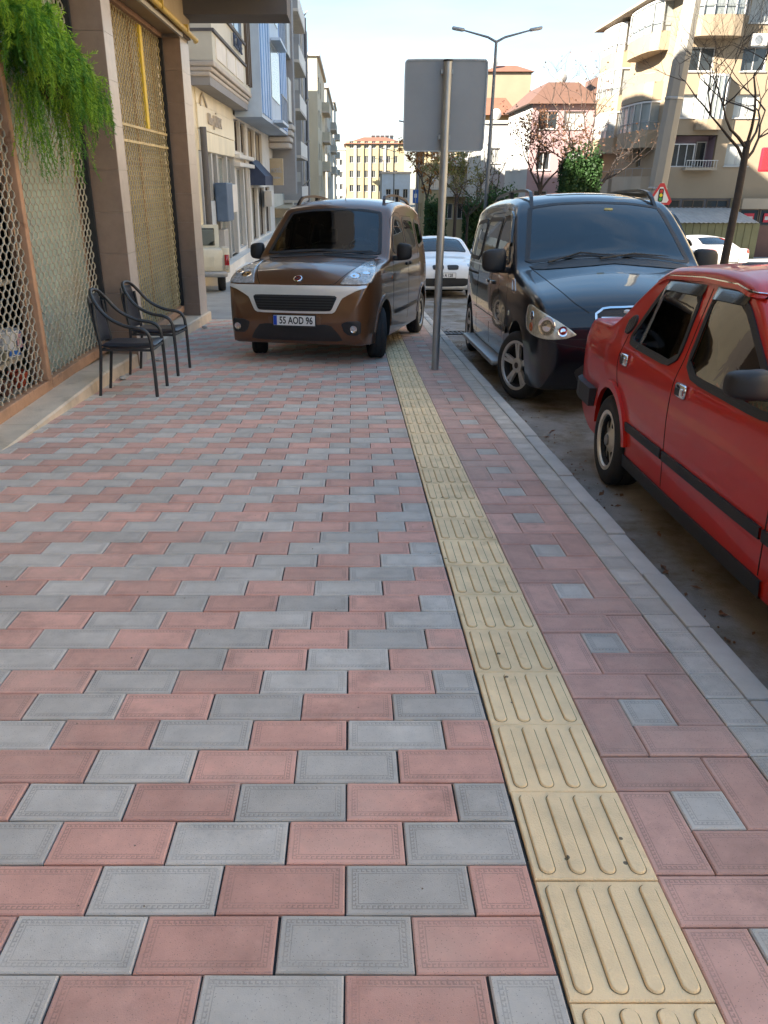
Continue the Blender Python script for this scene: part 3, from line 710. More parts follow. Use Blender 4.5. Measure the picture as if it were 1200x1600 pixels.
for sg, o in zip((1, -1), fb):
    c2 = c.hit(10, .635, .435, 0.014); h = Vector((c2[0].x*sg, c2[0].y, c2[0].z)); n = Vector((c2[1].x*sg, c2[1].y, c2[1].z))
    b_ = MB().lathe([(.042, 0.0), (.040, 0.01), (.030, 0.004), (0.0005, 0.008)], 20, 'z').build('fog_lamp', m_bowl, o, smooth=50)
    b_.matrix_local = Matrix.Translation(h) @ n.to_track_quat('Z', 'Y').to_matrix().to_4x4()
c.strip('bumper_gap', [(.56, .90), (.60, .93)], 0, m_seam, mirror=True)
h, n = c.hit(0, 0, .955, 0.004)
bd = MB().lathe([(.052, -.01), (.052, 0.004), (.043, 0.009), (.041, 0.005), (0.0005, 0.006)], 28, 'z').build('badge', m_chrome, van, smooth=50)
bd.matrix_local = Matrix.Translation(h) @ n.to_track_quat('Z', 'Y').to_matrix().to_4x4()
MB().lathe([(.040, .0062), (0.0005, .0075)], 28, 'z').build('badge_disc', mat('badge_red', (0.16, 0.012, 0.016), 0.25, 0.1, 50, coat=1.0), bd)
lettering('FIAT', .036, m_chrome, bd, (0, 0, .0085), (1, 0, 0), (0, 1, 0), 0.0012, 0.75, bold=0.0012)
bd.matrix_local = Matrix.Translation(h) @ Matrix((Vector((1, 0, 0)), n.cross(Vector((1, 0, 0))), n)).transposed().to_4x4()
h, n = c.hit(0, 0, .51, 0.018); c.plate('55 AOD 96', h, 0)
for sg in (1, -1):
    c.wheel(sg*.855, .84, 'cover', steer=math.radians(20)); c.wheel(sg*.855, 3.46, 'cover')
    c.mirror(sg*.84, 1.42-fa, 1.225, m_plast, 0.19, 0.20)
c.panel('door_window', [(1.42-fa, 1.20), (2.26-fa, 1.20), (2.28-fa, 1.45), (2.20-fa, 1.63), (1.92-fa, 1.655), (1.76-fa, 1.60), (1.55-fa, 1.42)], 90, m_glass, mirror=True, it=1)
c.panel('sliding_door_window', [(2.36-fa, 1.20), (3.08-fa, 1.22), (3.06-fa, 1.58), (2.98-fa, 1.64), (2.42-fa, 1.65), (2.35-fa, 1.60)], 90, m_glass, mirror=True, it=1)
c.panel('quarter_window', [(3.18-fa, 1.23), (3.82-fa, 1.30), (3.74-fa, 1.52), (3.62-fa, 1.60), (3.18-fa, 1.63)], 90, m_glass, mirror=True, it=1)
for ln in ([(1.32-fa, .34), (1.30-fa, .9), (1.36-fa, 1.16), (1.48-fa, 1.42), (1.72-fa, 1.64), (1.95-fa, 1.70), (2.26-fa, 1.69), (2.31-fa, 1.4), (2.31-fa, .34)], [(2.31-fa, 1.66), (3.12-fa, 1.66), (3.12-fa, .75)]):
    c.strip('door_gap', ln, 90, m_seam, mirror=True, it=1)
c.strip('side_moulding', [(1.42-fa, .50), (2.2-fa, .50), (3.0-fa, .51)], 90, m_plast, wd=0.05, off=0.008, mirror=True, it=0)
for ax in P['axles']:
    c.strip('wheel_arch_trim', [(ax-fa+.40*math.cos(q), .325+.40*math.sin(q)) for q in [PI*(0.02+0.96*i/20) for i in range(21)]], 90, m_brown, wd=0.055, off=0.012, mirror=True, it=0)
for sg in (1, -1):
    for yy in (2.18, 2.42):
        h, n = c.hit(90, yy-fa, 1.06, 0.01)
        MB().rbox(-.014, .02, -.07, .07, -.02, .02, .012).build('door_handle', m_plast, van, smooth=40, loc=(h.x*sg, h.y, h.z))
wiper(c, [(-.55, 1.185), (-.2, 1.21), (.12, 1.235)]); wiper(c, [(.05, 1.185), (.35, 1.205), (.62, 1.225)])
c.panel('scuttle', mir([(0, 1.215), (.5, 1.20), (.72, 1.175), (.66, 1.15), (.3, 1.178), (0, 1.185)]), 0, m_plast, off=0.006, it=1)
c.rail(.585, 1.95-fa, 3.75-fa, 1.8, 0.085, m_brnd)
MB().tube([(0.05, 1.98-fa, 1.79), (0.05, 2.03-fa, 1.84), (0.05, 2.12-fa, 2.02)], [.014, .006, .003], 6).build('aerial', m_plast, van)
MB().lathe([(.024, 0), (.02, .006), (.0005, .009)], 14, 'x').build('side_repeater', m_amber, van, loc=(c.hit(90, 1.22-fa, .93, 0)[0]))
c.interior(1.10, 1.95, 3.0, .42, 1.20, .72); c.open_windows()
MB().rbox(-.62, .62, 0.02, 2.9, .14, .24, .03).build('underbody', m_well, van)

# ---- black people carrier at the kerb
vit = empty('people_carrier', label='black people carrier with roof rails parked along the kerb', cat='van', mtx=place(2.575, 7.72, -0.125, math.radians(-0.6)))
P = dict(L=5.05, W=1.94, fa=0.90, axles=(0.90, 4.30), R=0.335, tw=0.215, rr=0.232, arch=0.41,
  top=[(0, .62), (.012, .70), (.03, .82), (.07, .93), (.14, 1.0), (.3, 1.085), (.6, 1.175), (1.0, 1.265), (1.2, 1.315), (1.32, 1.37), (1.6, 1.58), (1.85, 1.765), (2.02, 1.87), (2.2, 1.945), (2.6, 1.995), (3.4, 2.01), (4.4, 1.98), (4.75, 1.92), (4.88, 1.76), (4.96, 1.3), (5.02, .85), (5.05, .55)],
  bot=[(0, .50), (.02, .38), (.06, .28), (.14, .23), (.4, .21), (4.6, .24), (4.9, .30), (5.0, .40), (5.05, .5)],
  plan=[(0, .70), (.012, .78), (.04, .845), (.09, .89), (.18, .92), (.35, .945), (.9, .965), (1.5, .97), (4.0, .97), (4.7, .95), (4.9, .92), (5.0, .86), (5.05, .75)],
  wz=[(.15, .95), (.3, .975), (.5, .995), (.8, 1.0), (1.1, .99), (1.3, .965), (1.5, .93), (1.75, .87), (1.95, .81), (2.02, .79)],
  rt=[(0, .03), (.1, .05), (.3, .08), (1.0, .11), (1.3, .07), (1.9, .07), (2.2, .11), (4.6, .12), (5.0, .04)],
  cr=[(0, .02), (.15, .035), (.5, .055), (1.0, .075), (1.3, .095), (1.8, .085), (2.2, .05), (4.5, .045), (5.05, .02)])
c = Car(vit, P, m_black); fa = c.fa
m_rimg = mat('grey_alloy', (0.44, 0.43, 0.42), 0.32, 0.12, 14, metal=0.3, coat=0.4)
c.panel('windscreen', mir([(0, 1.345), (.4, 1.325), (.76, 1.275), (.83, 1.30), (.80, 1.42), (.725, 1.75), (.69, 1.84), (.4, 1.882), (0, 1.895)]), 0, m_glass_d, it=1, step=0.05)
c.panel('scuttle', mir([(0, 1.335), (.45, 1.315), (.80, 1.26), (.76, 1.225), (.4, 1.28), (0, 1.30)]), 0, m_plast, off=0.006, it=1)
for a0, a1 in (((-.62, 1.28), (.05, 1.345)), ((-.12, 1.315), (.60, 1.335))):
    wiper(c, [a0, ((a0[0]+a1[0])/2, max(a0[1], a1[1])+.025), a1])
g = c.panel('grille', mir([(0, .955), (.36, .945), (.44, .90), (.36, .70), (.30, .66), (0, .65)]), 0, m_plast, off=0.008, it=1)[0]
for z in (.70, .78, .86):
    c.strip('grille_bar', [(-.30-.5*(z-.66), z), (0, z), (.30+.5*(z-.66), z)], 0, m_chrome, wd=0.05, off=0.022, parent=g, th=0.004, it=0)
c.strip('grille_edge', mir([(0, .965), (.37, .955), (.455, .90), (.37, .685), (.31, .645), (0, .635)]), 0, m_chrome, wd=0.02, off=0.016, parent=g, closed=True, it=1)
hb = c.panel('headlight', [(.45, .735), (.55, .70), (.70, .695), (.85, .71), (.93, .745), (.95, .84), (.93, .955), (.88, .97), (.75, .92), (.60, .84), (.50, .775)], 22, m_lensy, off=0.012, it=1, mirror=True)
for sg, o in zip((1, -1), hb):
    for (a, b, r, mm) in ((.70, .81, .082, m_bowl), (.57, .765, .046, m_bowl), (.86, .78, .04, m_amber), (.86, .875, .045, m_bowl)):
        h, n = c.hit(22, a, b, 0.012); h = Vector((h.x*sg, h.y, h.z)); n = Vector((n.x*sg, n.y, n.z))
        b_ = MB().lathe([(r, 0.0), (r*0.97, 0.005), (r*0.8, 0.001), (r*0.45, 0.003), (0.0005, 0.007)], 24, 'z').build('lamp_bowl', mm, o, smooth=50)
        b_.matrix_local = Matrix.Translation(h) @ n.to_track_quat('Z', 'Y').to_matrix().to_4x4()
c.panel('bumper_intake', mir([(0, .50), (.5, .50), (.6, .42), (.55, .32), (0, .31)]), 0, m_plast, off=0.005, it=1)
c.strip('bumper_gap', mir([(0, .625), (.5, .62), (.75, .66), (.9, .70)]), 0, m_seam, wd=0.008)
c.strip('bonnet_gap', [(.50, .92), (.62, 1.0), (.72, 1.12), (.80, 1.26)], 0, m_seam, wd=0.008, mirror=True)
for sg in (1, -1):
    c.wheel(sg*.965, .90, 'five', steer=math.radians(24), m_rim=m_rimg); c.wheel(sg*.965, 4.30, 'five', m_rim=m_rimg)
    c.mirror(sg*.93, 1.62-fa, 1.30, m_plast, 0.25, 0.235, 0.16)
c.panel('door_window', [(1.58-fa, 1.26), (2.50-fa, 1.24), (2.52-fa, 1.60), (2.46-fa, 1.735), (2.10-fa, 1.75), (1.98-fa, 1.70), (1.72-fa, 1.44)], 90, m_glass_d, mirror=True, it=1)
c.panel('sliding_door_window', [(2.60-fa, 1.24), (3.55-fa, 1.24), (3.55-fa, 1.72), (3.5-fa, 1.745), (2.62-fa, 1.74), (2.58-fa, 1.70)], 90, m_glass_d, mirror=True, it=1)
c.panel('rear_side_window', [(3.64-fa, 1.24), (4.62-fa, 1.25), (4.62-fa, 1.62), (4.50-fa, 1.72), (3.64-fa, 1.74)], 90, m_glass_d, mirror=True, it=1)
c.strip('wind_deflector', [(1.70-fa, 1.46), (1.96-fa, 1.715), (2.12-fa, 1.775), (2.5-fa, 1.765)], 90, mat('smoked_acrylic', (0.03, 0.032, 0.03), 0.22, 0.1, 9, coat=0.25), wd=0.05, off=0.02, mirror=True, it=1)
for ln in ([(1.50-fa, .34), (1.48-fa, 1.05), (1.56-fa, 1.25), (1.72-fa, 1.48), (1.95-fa, 1.75), (2.12-fa, 1.79), (2.54-fa, 1.79), (2.56-fa, .34)], [(2.56-fa, 1.79), (3.60-fa, 1.79), (3.60-fa, .36)]):
    c.strip('door_gap', ln, 90, m_seam, mirror=True, it=1)
c.strip('slide_track', [(3.6-fa, 1.08), (4.7-fa, 1.08)], 90, m_seam, wd=0.025, mirror=True, it=0)
c.strip('waist_moulding', [(2.5-fa, 1.20), (3.5-fa, 1.20), (4.7-fa, 1.205)], 90, m_chrome, wd=0.02, off=0.006, mirror=True, it=0)
c.strip('side_moulding', [(1.4-fa, .62), (2.5-fa, .63), (3.8-fa, .64)], 90, m_black, wd=0.07, off=0.012, mirror=True, it=0)
for sg in (1, -1):
    MB().rbox(sg*1.0-.10, sg*1.0+.06, 1.42-fa, 3.82-fa, .24, .30, .025).build('running_board', m_steel, vit, smooth=40)
    for yy in (2.42, 2.72):
        h, n = c.hit(90, yy-fa, 1.04, 0.01)
        MB().rbox(-.014, .02, -.10, .10, -.02, .02, .012).build('door_handle', m_black, vit, smooth=40, loc=(h.x*sg, h.y, h.z))
    h, n = c.hit(90, 1.30-fa, .80, 0); MB().lathe([(.026, 0), (.022, sg*.008), (.0005, sg*.01)], 14, 'x').build('side_repeater', m_lensy, vit, loc=(h.x*sg, h.y, h.z))
c.strip('bonnet_vent', [(1.05-fa, 1.02), (1.15-fa, 1.14), (1.28-fa, 1.14), (1.22-fa, 1.03)], 90, m_chrome, wd=0.014, off=0.004, mirror=True, closed=True, it=1)
c.rail(.66, 2.05-fa, 4.55-fa, 1.9, 0.085, mat('dark_rail', (0.06, 0.062, 0.065), 0.35, 0.1, 10, metal=0.5))
h, n = c.hit(0, .12, 1.80, 0.006); MB().rbox(-.045, .045, -.004, .004, -.014, .014, .003).build('toll_sticker', mat('sticker_yellow', (0.55, 0.5, 0.22), 0.6, 0.3, 60), vit, loc=h)
MB().rbox(-.7, .7, 0.02, 3.6, .14, .24, .03).build('underbody', m_well, vit)
c.interior(1.25, 2.1, 3.2, .50, 1.30, .80); c.open_windows(.05)
c.panel('sunroof', [(-.42, 2.35-fa), (.42, 2.35-fa), (.42, 3.0-fa), (-.42, 3.0-fa)], 'top', m_glass_d, it=1, off=0.006)
# ---- red saloon in front of the people carrier
red = empty('red_saloon', label='red old saloon car nearest the camera, parked at the kerb', cat='car', mtx=place(2.387, 2.05, -0.125, math.radians(-2.2)))
P = dict(L=4.27, W=1.66, fa=0.43, axles=(0.43, 3.28), R=0.295, tw=0.20, rr=0.185, arch=0.345, archz=0.01,
  top=[(0, .62), (.01, .72), (.04, .80), (.12, .84), (.6, .90), (1.1, .955), (1.2, .985), (1.5, 1.20), (1.75, 1.355), (1.9, 1.41), (2.3, 1.445), (2.85, 1.43), (3.0, 1.40), (3.15, 1.32), (3.55, 1.07), (3.62, 1.04), (3.75, 1.03), (4.1, 1.015), (4.17, .995), (4.21, .95), (4.25, .82), (4.27, .58)],
  bot=[(0, .50), (.02, .36), (.06, .26), (.2, .22), (.5, .2), (3.8, .22), (4.1, .30), (4.22, .38), (4.27, .48)],
  plan=[(0, .66), (.02, .72), (.06, .76), (.2, .79), (.6, .81), (1.5, .825), (3.2, .823), (3.8, .81), (4.1, .795), (4.2, .78), (4.25, .745), (4.27, .68)],
  wz=[(.15, .96), (.3, .975), (.5, .99), (.7, 1.0), (.84, .992), (.90, .975), (.96, .95), (1.2, .875), (1.34, .83), (1.45, .80)],
  rt=[(0, .02), (.1, .03), (.4, .035), (1.1, .04), (1.25, .035), (1.8, .04), (2.0, .045), (2.9, .045), (3.5, .035), (3.7, .03), (4.1, .03), (4.27, .02)],
  cr=[(0, .01), (.15, .03), (.5, .035), (1.1, .04), (1.25, .05), (1.7, .045), (2, .03), (2.9, .03), (3.1, .04), (3.6, .03), (4.1, .02), (4.27, .01)])
c = Car(red, P, m_red); fa = c.fa
m_rimb = mat('worn_alloy', (0.62, 0.57, 0.48), 0.3, 0.2, 14, metal=0.25, coat=0.4)
W1 = c.panel('door_window', [(2.34-fa, .925), (3.10-fa, .945), (3.15-fa, .985), (2.93-fa, 1.235), (2.85-fa, 1.295), (2.35-fa, 1.31)], 90, m_glass_r, mirror=True, it=1, step=0.02)
W2 = c.panel('door_window', [(1.20-fa, .895), (2.20-fa, .915), (2.20-fa, 1.315), (1.92-fa, 1.31), (1.78-fa, 1.255), (1.36-fa, 1.00)], 90, m_glass_r, mirror=True, it=1, step=0.02)
for o in (W1, W2):
    pass
c.strip('window_seal', [(2.335-fa, .92), (3.105-fa, .94), (3.155-fa, .985), (2.935-fa, 1.238), (2.855-fa, 1.298), (2.345-fa, 1.313)], 90, m_plast, wd=0.02, off=0.008, mirror=True, closed=True, it=2)
c.strip('window_seal', [(1.195-fa, .89), (2.205-fa, .91), (2.205-fa, 1.318), (1.92-fa, 1.313), (1.78-fa, 1.258), (1.355-fa, 1.00)], 90, m_plast, wd=0.02, off=0.008, mirror=True, closed=True, it=2)
c.strip('window_divider', [(2.96-fa, .93), (2.875-fa, 1.28)], 90, m_chrome, wd=0.016, off=0.010, mirror=True, it=0)
m_acr = MATS['smoked_acrylic']
for (a, b) in ((2.34, 2.88), (1.84, 2.21)):
    V = []
    for sg in (1, -1):
        mb = MB(); N = 12; vv = []
        for i in range(N+1):
            y = a+(b-a)*i/N-fa; e = min(1, 4*min(i/N, 1-i/N)+0.25)
            h1, n1 = c.hit(90, y, 1.335, 0.004); h2, n2 = c.hit(90, y, 1.275, 0.022*e+0.006)
            vv += [(sg*h1.x, h1.y, h1.z), (sg*(h1.x+0.018*e), h1.y, h1.z-0.02), (sg*h2.x, h2.y, h2.z), (sg*(h2.x-0.004), h2.y, h2.z)]
        ff = [(i*4+k, i*4+k+1, i*4+k+5, i*4+k+4) for i in range(N) for k in range(3)]
        mb.add(vv, ff).build('wind_deflector', m_acr, red, smooth=60)
c.strip('drip_rail', [(1.75-fa, 1.31), (2.0-fa, 1.347), (2.4-fa, 1.355), (2.9-fa, 1.34), (3.02-fa, 1.305)], 90, m_red, wd=0.018, off=0.014, mirror=True, it=0)
c.strip('roof_trim', [(1.75-fa, 1.322), (2.0-fa, 1.359), (2.4-fa, 1.367), (2.9-fa, 1.352), (3.02-fa, 1.317)], 90, m_chrome, wd=0.006, off=0.012, mirror=True, it=0)
c.panel('rear_window', mir([(0, 1.085), (.50, 1.075), (.56, 1.09), (.50, 1.29), (.45, 1.315), (0, 1.33)]), 180, m_glass_r, it=1)
c.panel('windscreen', mir([(0, 1.01), (.58, .99), (.64, 1.01), (.56, 1.30), (.5, 1.325), (0, 1.345)]), 0, m_glass_r, it=1)
# air vent on the rear pillar
vt = c.panel('pillar_vent', [(3.22-fa+.075*math.cos(q), 1.045+.055*math.sin(q)+.35*.075*-math.cos(q)) for q in [2*PI*i/16 for i in range(16)]], 90, m_plast, off=0.012, it=1, mirror=True, step=0.015)
for k in range(4):
    a = 3.175+k*.03; z0 = 1.045-.35*(a-3.22)
    c.strip('vent_slat', [(a-fa, z0-.04), (a-fa, z0+.04)], 90, m_chrome, wd=0.006, off=0.017, mirror=True, parent=vt, it=0, th=0.002)
for ln in ([(2.28-fa, .30), (2.27-fa, .9), (2.26-fa, 1.325)], [(1.14-fa, .30), (1.10-fa, .86)], [(3.22-fa, .98), (3.24-fa, .80), (3.18-fa, .68), (2.98-fa, .55), (2.92-fa, .30)]):
    c.strip('door_gap', ln, 90, m_seam, mirror=True, it=1, wd=0.007)
c.strip('side_moulding', [(1.02-fa, .475), (1.13-fa, .475)], 90, m_plast, wd=0.05, off=0.012, mirror=True, it=0)
c.strip('side_moulding', [(1.15-fa, .475), (2.27-fa, .475)], 90, m_plast, wd=0.05, off=0.012, mirror=True, it=0)
c.strip('side_moulding', [(2.29-fa, .475), (2.93-fa, .475)], 90, m_plast, wd=0.05, off=0.012, mirror=True, it=0)
c.strip('sill_trim', [(1.1-fa, .255), (2.0-fa, .25), (2.95-fa, .255)], 90, m_plast, wd=0.075, off=0.01, mirror=True, it=0)
for ax in P['axles']:
    c.strip('wheel_arch_trim', [(ax-fa+.365*math.cos(q), .30+.365*math.sin(q)) for q in [PI*(0.04+0.92*i/20) for i in range(21)]], 90, m_red, wd=0.05, off=0.022, mirror=True, it=0)
for sg in (1, -1):
    for yy, zz in ((3.09, .85), (2.13, .845)):
        h, n = c.hit(90, yy-fa, zz, 0)
        o = MB().rbox(-.004, .022, -.062, .062, -.036, .036, .018).build('door_handle', m_chrome, red, smooth=40, loc=(h.x*sg-.009*(1-sg), h.y, h.z))
        MB().rbox(sg*.020-.004+(0 if sg > 0 else .018), sg*.020+.006+(0 if sg > 0 else .018), -.012, .05, -.026, .012, .004).build('handle_recess', m_plast, o)
        MB().rbox(-.004 if sg > 0 else -.028+.018, .028 if sg > 0 else .004+.018, -.058, -.03, -.016, .018, .005).build('lock_button', m_chrome, o)
    c.wheel(sg*.828, 3.28, 'slot', m_rim=m_rimb); c.wheel(sg*.828, .43, 'slot', m_rim=m_rimb)
    mo = c.mirror(sg*.80, 1.30-fa, 1.03, m_plast, 0.17, 0.115, 0.12, arm=0.02)
# bumpers
for y0, y1 in ((4.05, 4.34), (-.06, .2)):
    V = []
    bp_ = MB(); pl = pchip([(0, .0), (1, 1)])
    prof = [(-.835, -.42), (-.825, -.1), (-.80, .06), (-.76, .12), (-.6, .15), (0, .17), (.6, .15), (.76, .12), (.80, .06), (.825, -.1), (.835, -.42)]
    for i in range(len(prof)-1):
        (xa, ya), (xb, yb) = prof[i], prof[i+1]
        f0 = (lambda q: 4.09+q) if y0 > 1 else (lambda q: .18-q)
        A, B = Vector((xa, f0(ya)-fa, .50)), Vector((xb, f0(yb)-fa, .50)); bp_.bar(A, B, .05, .125)
    bp_.build('bumper', m_plast, red, smooth=60)
c.panel('tail_light', [(-.72, .68), (-.40, .68), (-.40, .86), (-.72, .86)], 180, m_tail, off=0.01, it=1, mirror=True)
c.strip('boot_gap', mir([(0, .67), (.55, .67), (.58, .9)]), 180, m_seam)
c.interior(1.15, 1.80, 2.55, .36, .93, .66); c.open_windows(.024)
MB().rbox(-.55, .55, 0.02, 2.7, .14, .24, .03).build('underbody', m_well, red)
h = c.hit('top', -.74, 3.42-fa, 0)[0]
MB().lathe([(.022, 0), (.022, .012), (.012, .02), (.0005, .021)], 12, 'z').build('aerial_base', m_plate, red, loc=h)

# ---- two white cars and a pickup further off
def saloon(name, label, M, paint, rear, detail=True, wsty='cover', txt=None):
    r = empty(name, label=label, cat='car', mtx=M)
    P = dict(L=4.4, W=1.76, fa=0.85, axles=(0.85, 3.45), R=0.31, tw=0.19, rr=0.2, arch=0.36,
      top=[(0, .58), (.012, .68), (.05, .76), (.14, .82), (.6, .93), (1.1, 1.01), (1.25, 1.06), (1.6, 1.25), (1.95, 1.41), (2.2, 1.465), (2.6, 1.485), (3.1, 1.45), (3.4, 1.34), (3.75, 1.16), (3.9, 1.10), (4.2, 1.08), (4.3, 1.04), (4.36, .9), (4.4, .58)],
      bot=[(0, .48), (.02, .36), (.06, .25), (.2, .2), (4.0, .22), (4.3, .32), (4.4, .5)],
      plan=[(0, .50), (.02, .60), (.06, .68), (.14, .75), (.3, .81), (.8, .86), (1.6, .88), (3.3, .88), (3.9, .85), (4.2, .80), (4.32, .74), (4.38, .66), (4.4, .56)],
      wz=[(.15, .94), (.4, .985), (.65, 1.0), (.85, .99), (1.0, .95), (1.2, .87), (1.4, .78), (1.5, .72)],
      rt=[(0, .02), (.15, .05), (1.1, .07), (1.4, .06), (2.2, .09), (3.1, .09), (3.8, .06), (4.4, .02)],
      cr=[(0, .02), (.2, .05), (1.2, .06), (1.6, .07), (2.4, .05), (3.2, .06), (4.0, .04), (4.4, .02)])
    c = Car(r, P, paint); fa = c.fa
    c.panel('windscreen', mir([(0, 1.10), (.5, 1.085), (.68, 1.07), (.70, 1.11), (.58, 1.36), (.5, 1.40), (0, 1.425)]), 0, m_glass_r, it=1, step=.06)
    c.panel('rear_window', mir([(0, 1.17), (.5, 1.165), (.62, 1.18), (.54, 1.36), (.46, 1.40), (0, 1.415)]), 180, m_glass_r, it=1, step=.06)
    c.panel('door_window', [(1.62-fa, 1.05), (2.42-fa, 1.07), (2.44-fa, 1.38), (2.2-fa, 1.385), (2.0-fa, 1.33)], 90, m_glass_r, mirror=True, it=1, step=.06)
    c.panel('door_window', [(2.52-fa, 1.07), (3.25-fa, 1.10), (3.40-fa, 1.15), (3.15-fa, 1.33), (2.95-fa, 1.38), (2.52-fa, 1.385)], 90, m_glass_r, mirror=True, it=1, step=.06)
    for sg in (1, -1):
        c.wheel(sg*.87, .85, wsty); c.wheel(sg*.87, 3.45, wsty)
        c.mirror(sg*.84, 1.75-fa, 1.08, paint, .18, .14)
    if rear:
        c.panel('tail_light', [(-.80, .90), (-.50, .90), (-.48, .98), (-.55, 1.03), (-.76, 1.05), (-.82, 1.0)], 160, m_tail, off=.012, it=1, mirror=True, step=.05)
        c.strip('boot_gap', mir([(0, .80), (.5, .80), (.55, 1.02)]), 180, m_seam)
        c.plate('', c.hit(180, 0, .70, .012)[0], back=True)
        c.strip('boot_trim', [(-.3, .88), (.3, .88)], 180, m_chrome, wd=.03, off=.01, it=0)
        c.strip('bumper_gap', [(-.75, .62), (0, .60), (.75, .62)], 180, m_seam, it=0)
    else:
        for sg in (1, -1):
            c.panel('grille', [(sg*.04, .80), (sg*.30, .80), (sg*.33, .77), (sg*.31, .69), (sg*.05, .69)], 0, m_plast, off=.01, it=1, step=.04)
        hb = c.panel('headlight', [(.42, .77), (.5, .74), (.78, .76), (.86, .83), (.80, .86), (.48, .82)], 25, m_lens, off=.01, it=1, mirror=True, step=.05)
        c.plate(txt, c.hit(0, 0, .56, .016)[0])
        c.panel('lower_intake', mir([(0, .49), (.55, .49), (.62, .38), (.5, .30), (0, .29)]), 0, m_plast, off=.006, it=1, step=.05)
    c.interior(1.3, 1.9, 2.75, .38, 1.02, .70); c.open_windows(.04)
    MB().rbox(-.6, .6, 0.02, 2.9, .12, .22, .03).build('underbody', m_well, r)
    return r
saloon('white_saloon', 'white car facing the camera on the road between the two vans', place(2.32, 20.9, -0.125, math.radians(1)), m_white, False, txt='55 A 128')
saloon('white_saloon', 'white saloon seen from behind beyond the bare tree on the right', place(11.55, 30.2, -0.125, math.radians(197)), m_white, True)
saloon('white_saloon', 'white car mostly hidden beyond the black van roof', place(10.3, 36.5, -0.125, math.radians(195)), m_cream, True)
pk = empty('pickup_truck', label='cream pickup truck tail sticking out past the last shop pillar', cat='pickup', mtx=Matrix.Translation((-4.0, 20.2, S(0, 20.2).z)) @ RS @ Matrix.Rotation(math.radians(10.5), 4, 'Z'))
MB().rbox(-.80, .80, 0, 2.0, .48, 1.05, .04).build('cargo_bed', m_cream, pk, smooth=40)
tg = MB().rbox(-.74, .74, -.035, .02, .52, 1.03, .02).build('tailgate', m_cream, pk, smooth=40)
MB().rbox(-.10, .10, -.05, -.03, .93, .98, .008).build('tailgate_handle', m_plast, tg)
MB().rbox(-.55, .55, -.042, -.033, .62, .86, .015).build('tailgate_panel', m_cream, tg)
for sg in (1, -1):
    t_ = MB().rbox(sg*.86-.06, sg*.86+.06, -.05, .06, .56, .92, .02).build('tail_light', m_tail, pk, smooth=40)
    MB().rbox(sg*.86-.055, sg*.86+.055, -.058, -.04, .56, .66, .01).build('reversing_lens', m_lensy, t_)
    MB().rbox(sg*.84-.09, sg*.84+.09, .0, 2.0, .48, 1.08, .03).build('bed_side', m_cream, pk, smooth=40)
    for yy in (.75, 3.2):
        MB().lathe([(.18, -.09), (.30, -.10), (.33, -.07), (.33, .07), (.30, .10), (.18, .09), (.18, -.09)], 32, 'x').build('wheel', m_rub, pk, smooth=50, loc=(sg*.72, yy, .33))
MB().rbox(-.86, .86, -.20, -.06, .38, .52, .04).build('rear_bumper', m_steel, pk, smooth=40)
MB().rbox(-.80, .80, 2.05, 3.9, .48, 1.02, .08).build('cab', m_cream, pk, smooth=40)
MB().prism([(2.1, 1.0), (3.35, 1.0), (2.95, 1.62), (2.15, 1.64)], (-.74, 0, 0), (0, 1, 0), (0, 0, 1), (1, 0, 0), 1.48).build('cab_roof', m_cream, pk)
MB().rbox(-.62, .62, 2.08, 2.14, 1.10, 1.55, .02).build('rear_window', m_glass_r, pk)
# ------------------------------------------------------------------ buildings
UX, UY, UZ = Vector((1, 0, 0)), Vector((0, 1, 0)), Vector((0, 0, 1))
def facade(name, parent, o, u, n, w, h, holes, m, depth=0.14):
    """a wall face with real openings: o lower corner, u along, n outward; holes are (u0,u1,v0,v1)"""
    o, u, n = Vector(o), Vector(u), Vector(n)
    us = sorted(set([0, w]+[round(x, 4) for q in holes for x in q[:2]])); vs_ = sorted(set([0, h]+[round(x, 4) for q in holes for x in q[2:]]))
    mb = MB(); p = lambda a, b, d=0: o+u*a+UZ*b-n*d
    for i in range(len(us)-1):
        for j in range(len(vs_)-1):
            a, b = (us[i]+us[i+1])/2, (vs_[j]+vs_[j+1])/2
            if any(q[0] < a < q[1] and q[2] < b < q[3] for q in holes): continue
            mb.quad(p(us[i], vs_[j]), p(us[i+1], vs_[j]), p(us[i+1], vs_[j+1]), p(us[i], vs_[j+1]))
    for (a, b, c_, d) in holes:
        for (s0, t0_, s1, t1) in ((a, c_, b, c_), (b, c_, b, d), (b, d, a, d), (a, d, a, c_)):
            mb.quad(p(s0, t0_), p(s1, t1), p(s1, t1, depth), p(s0, t0_, depth))
    return mb.build(name, m, parent, fix=False)
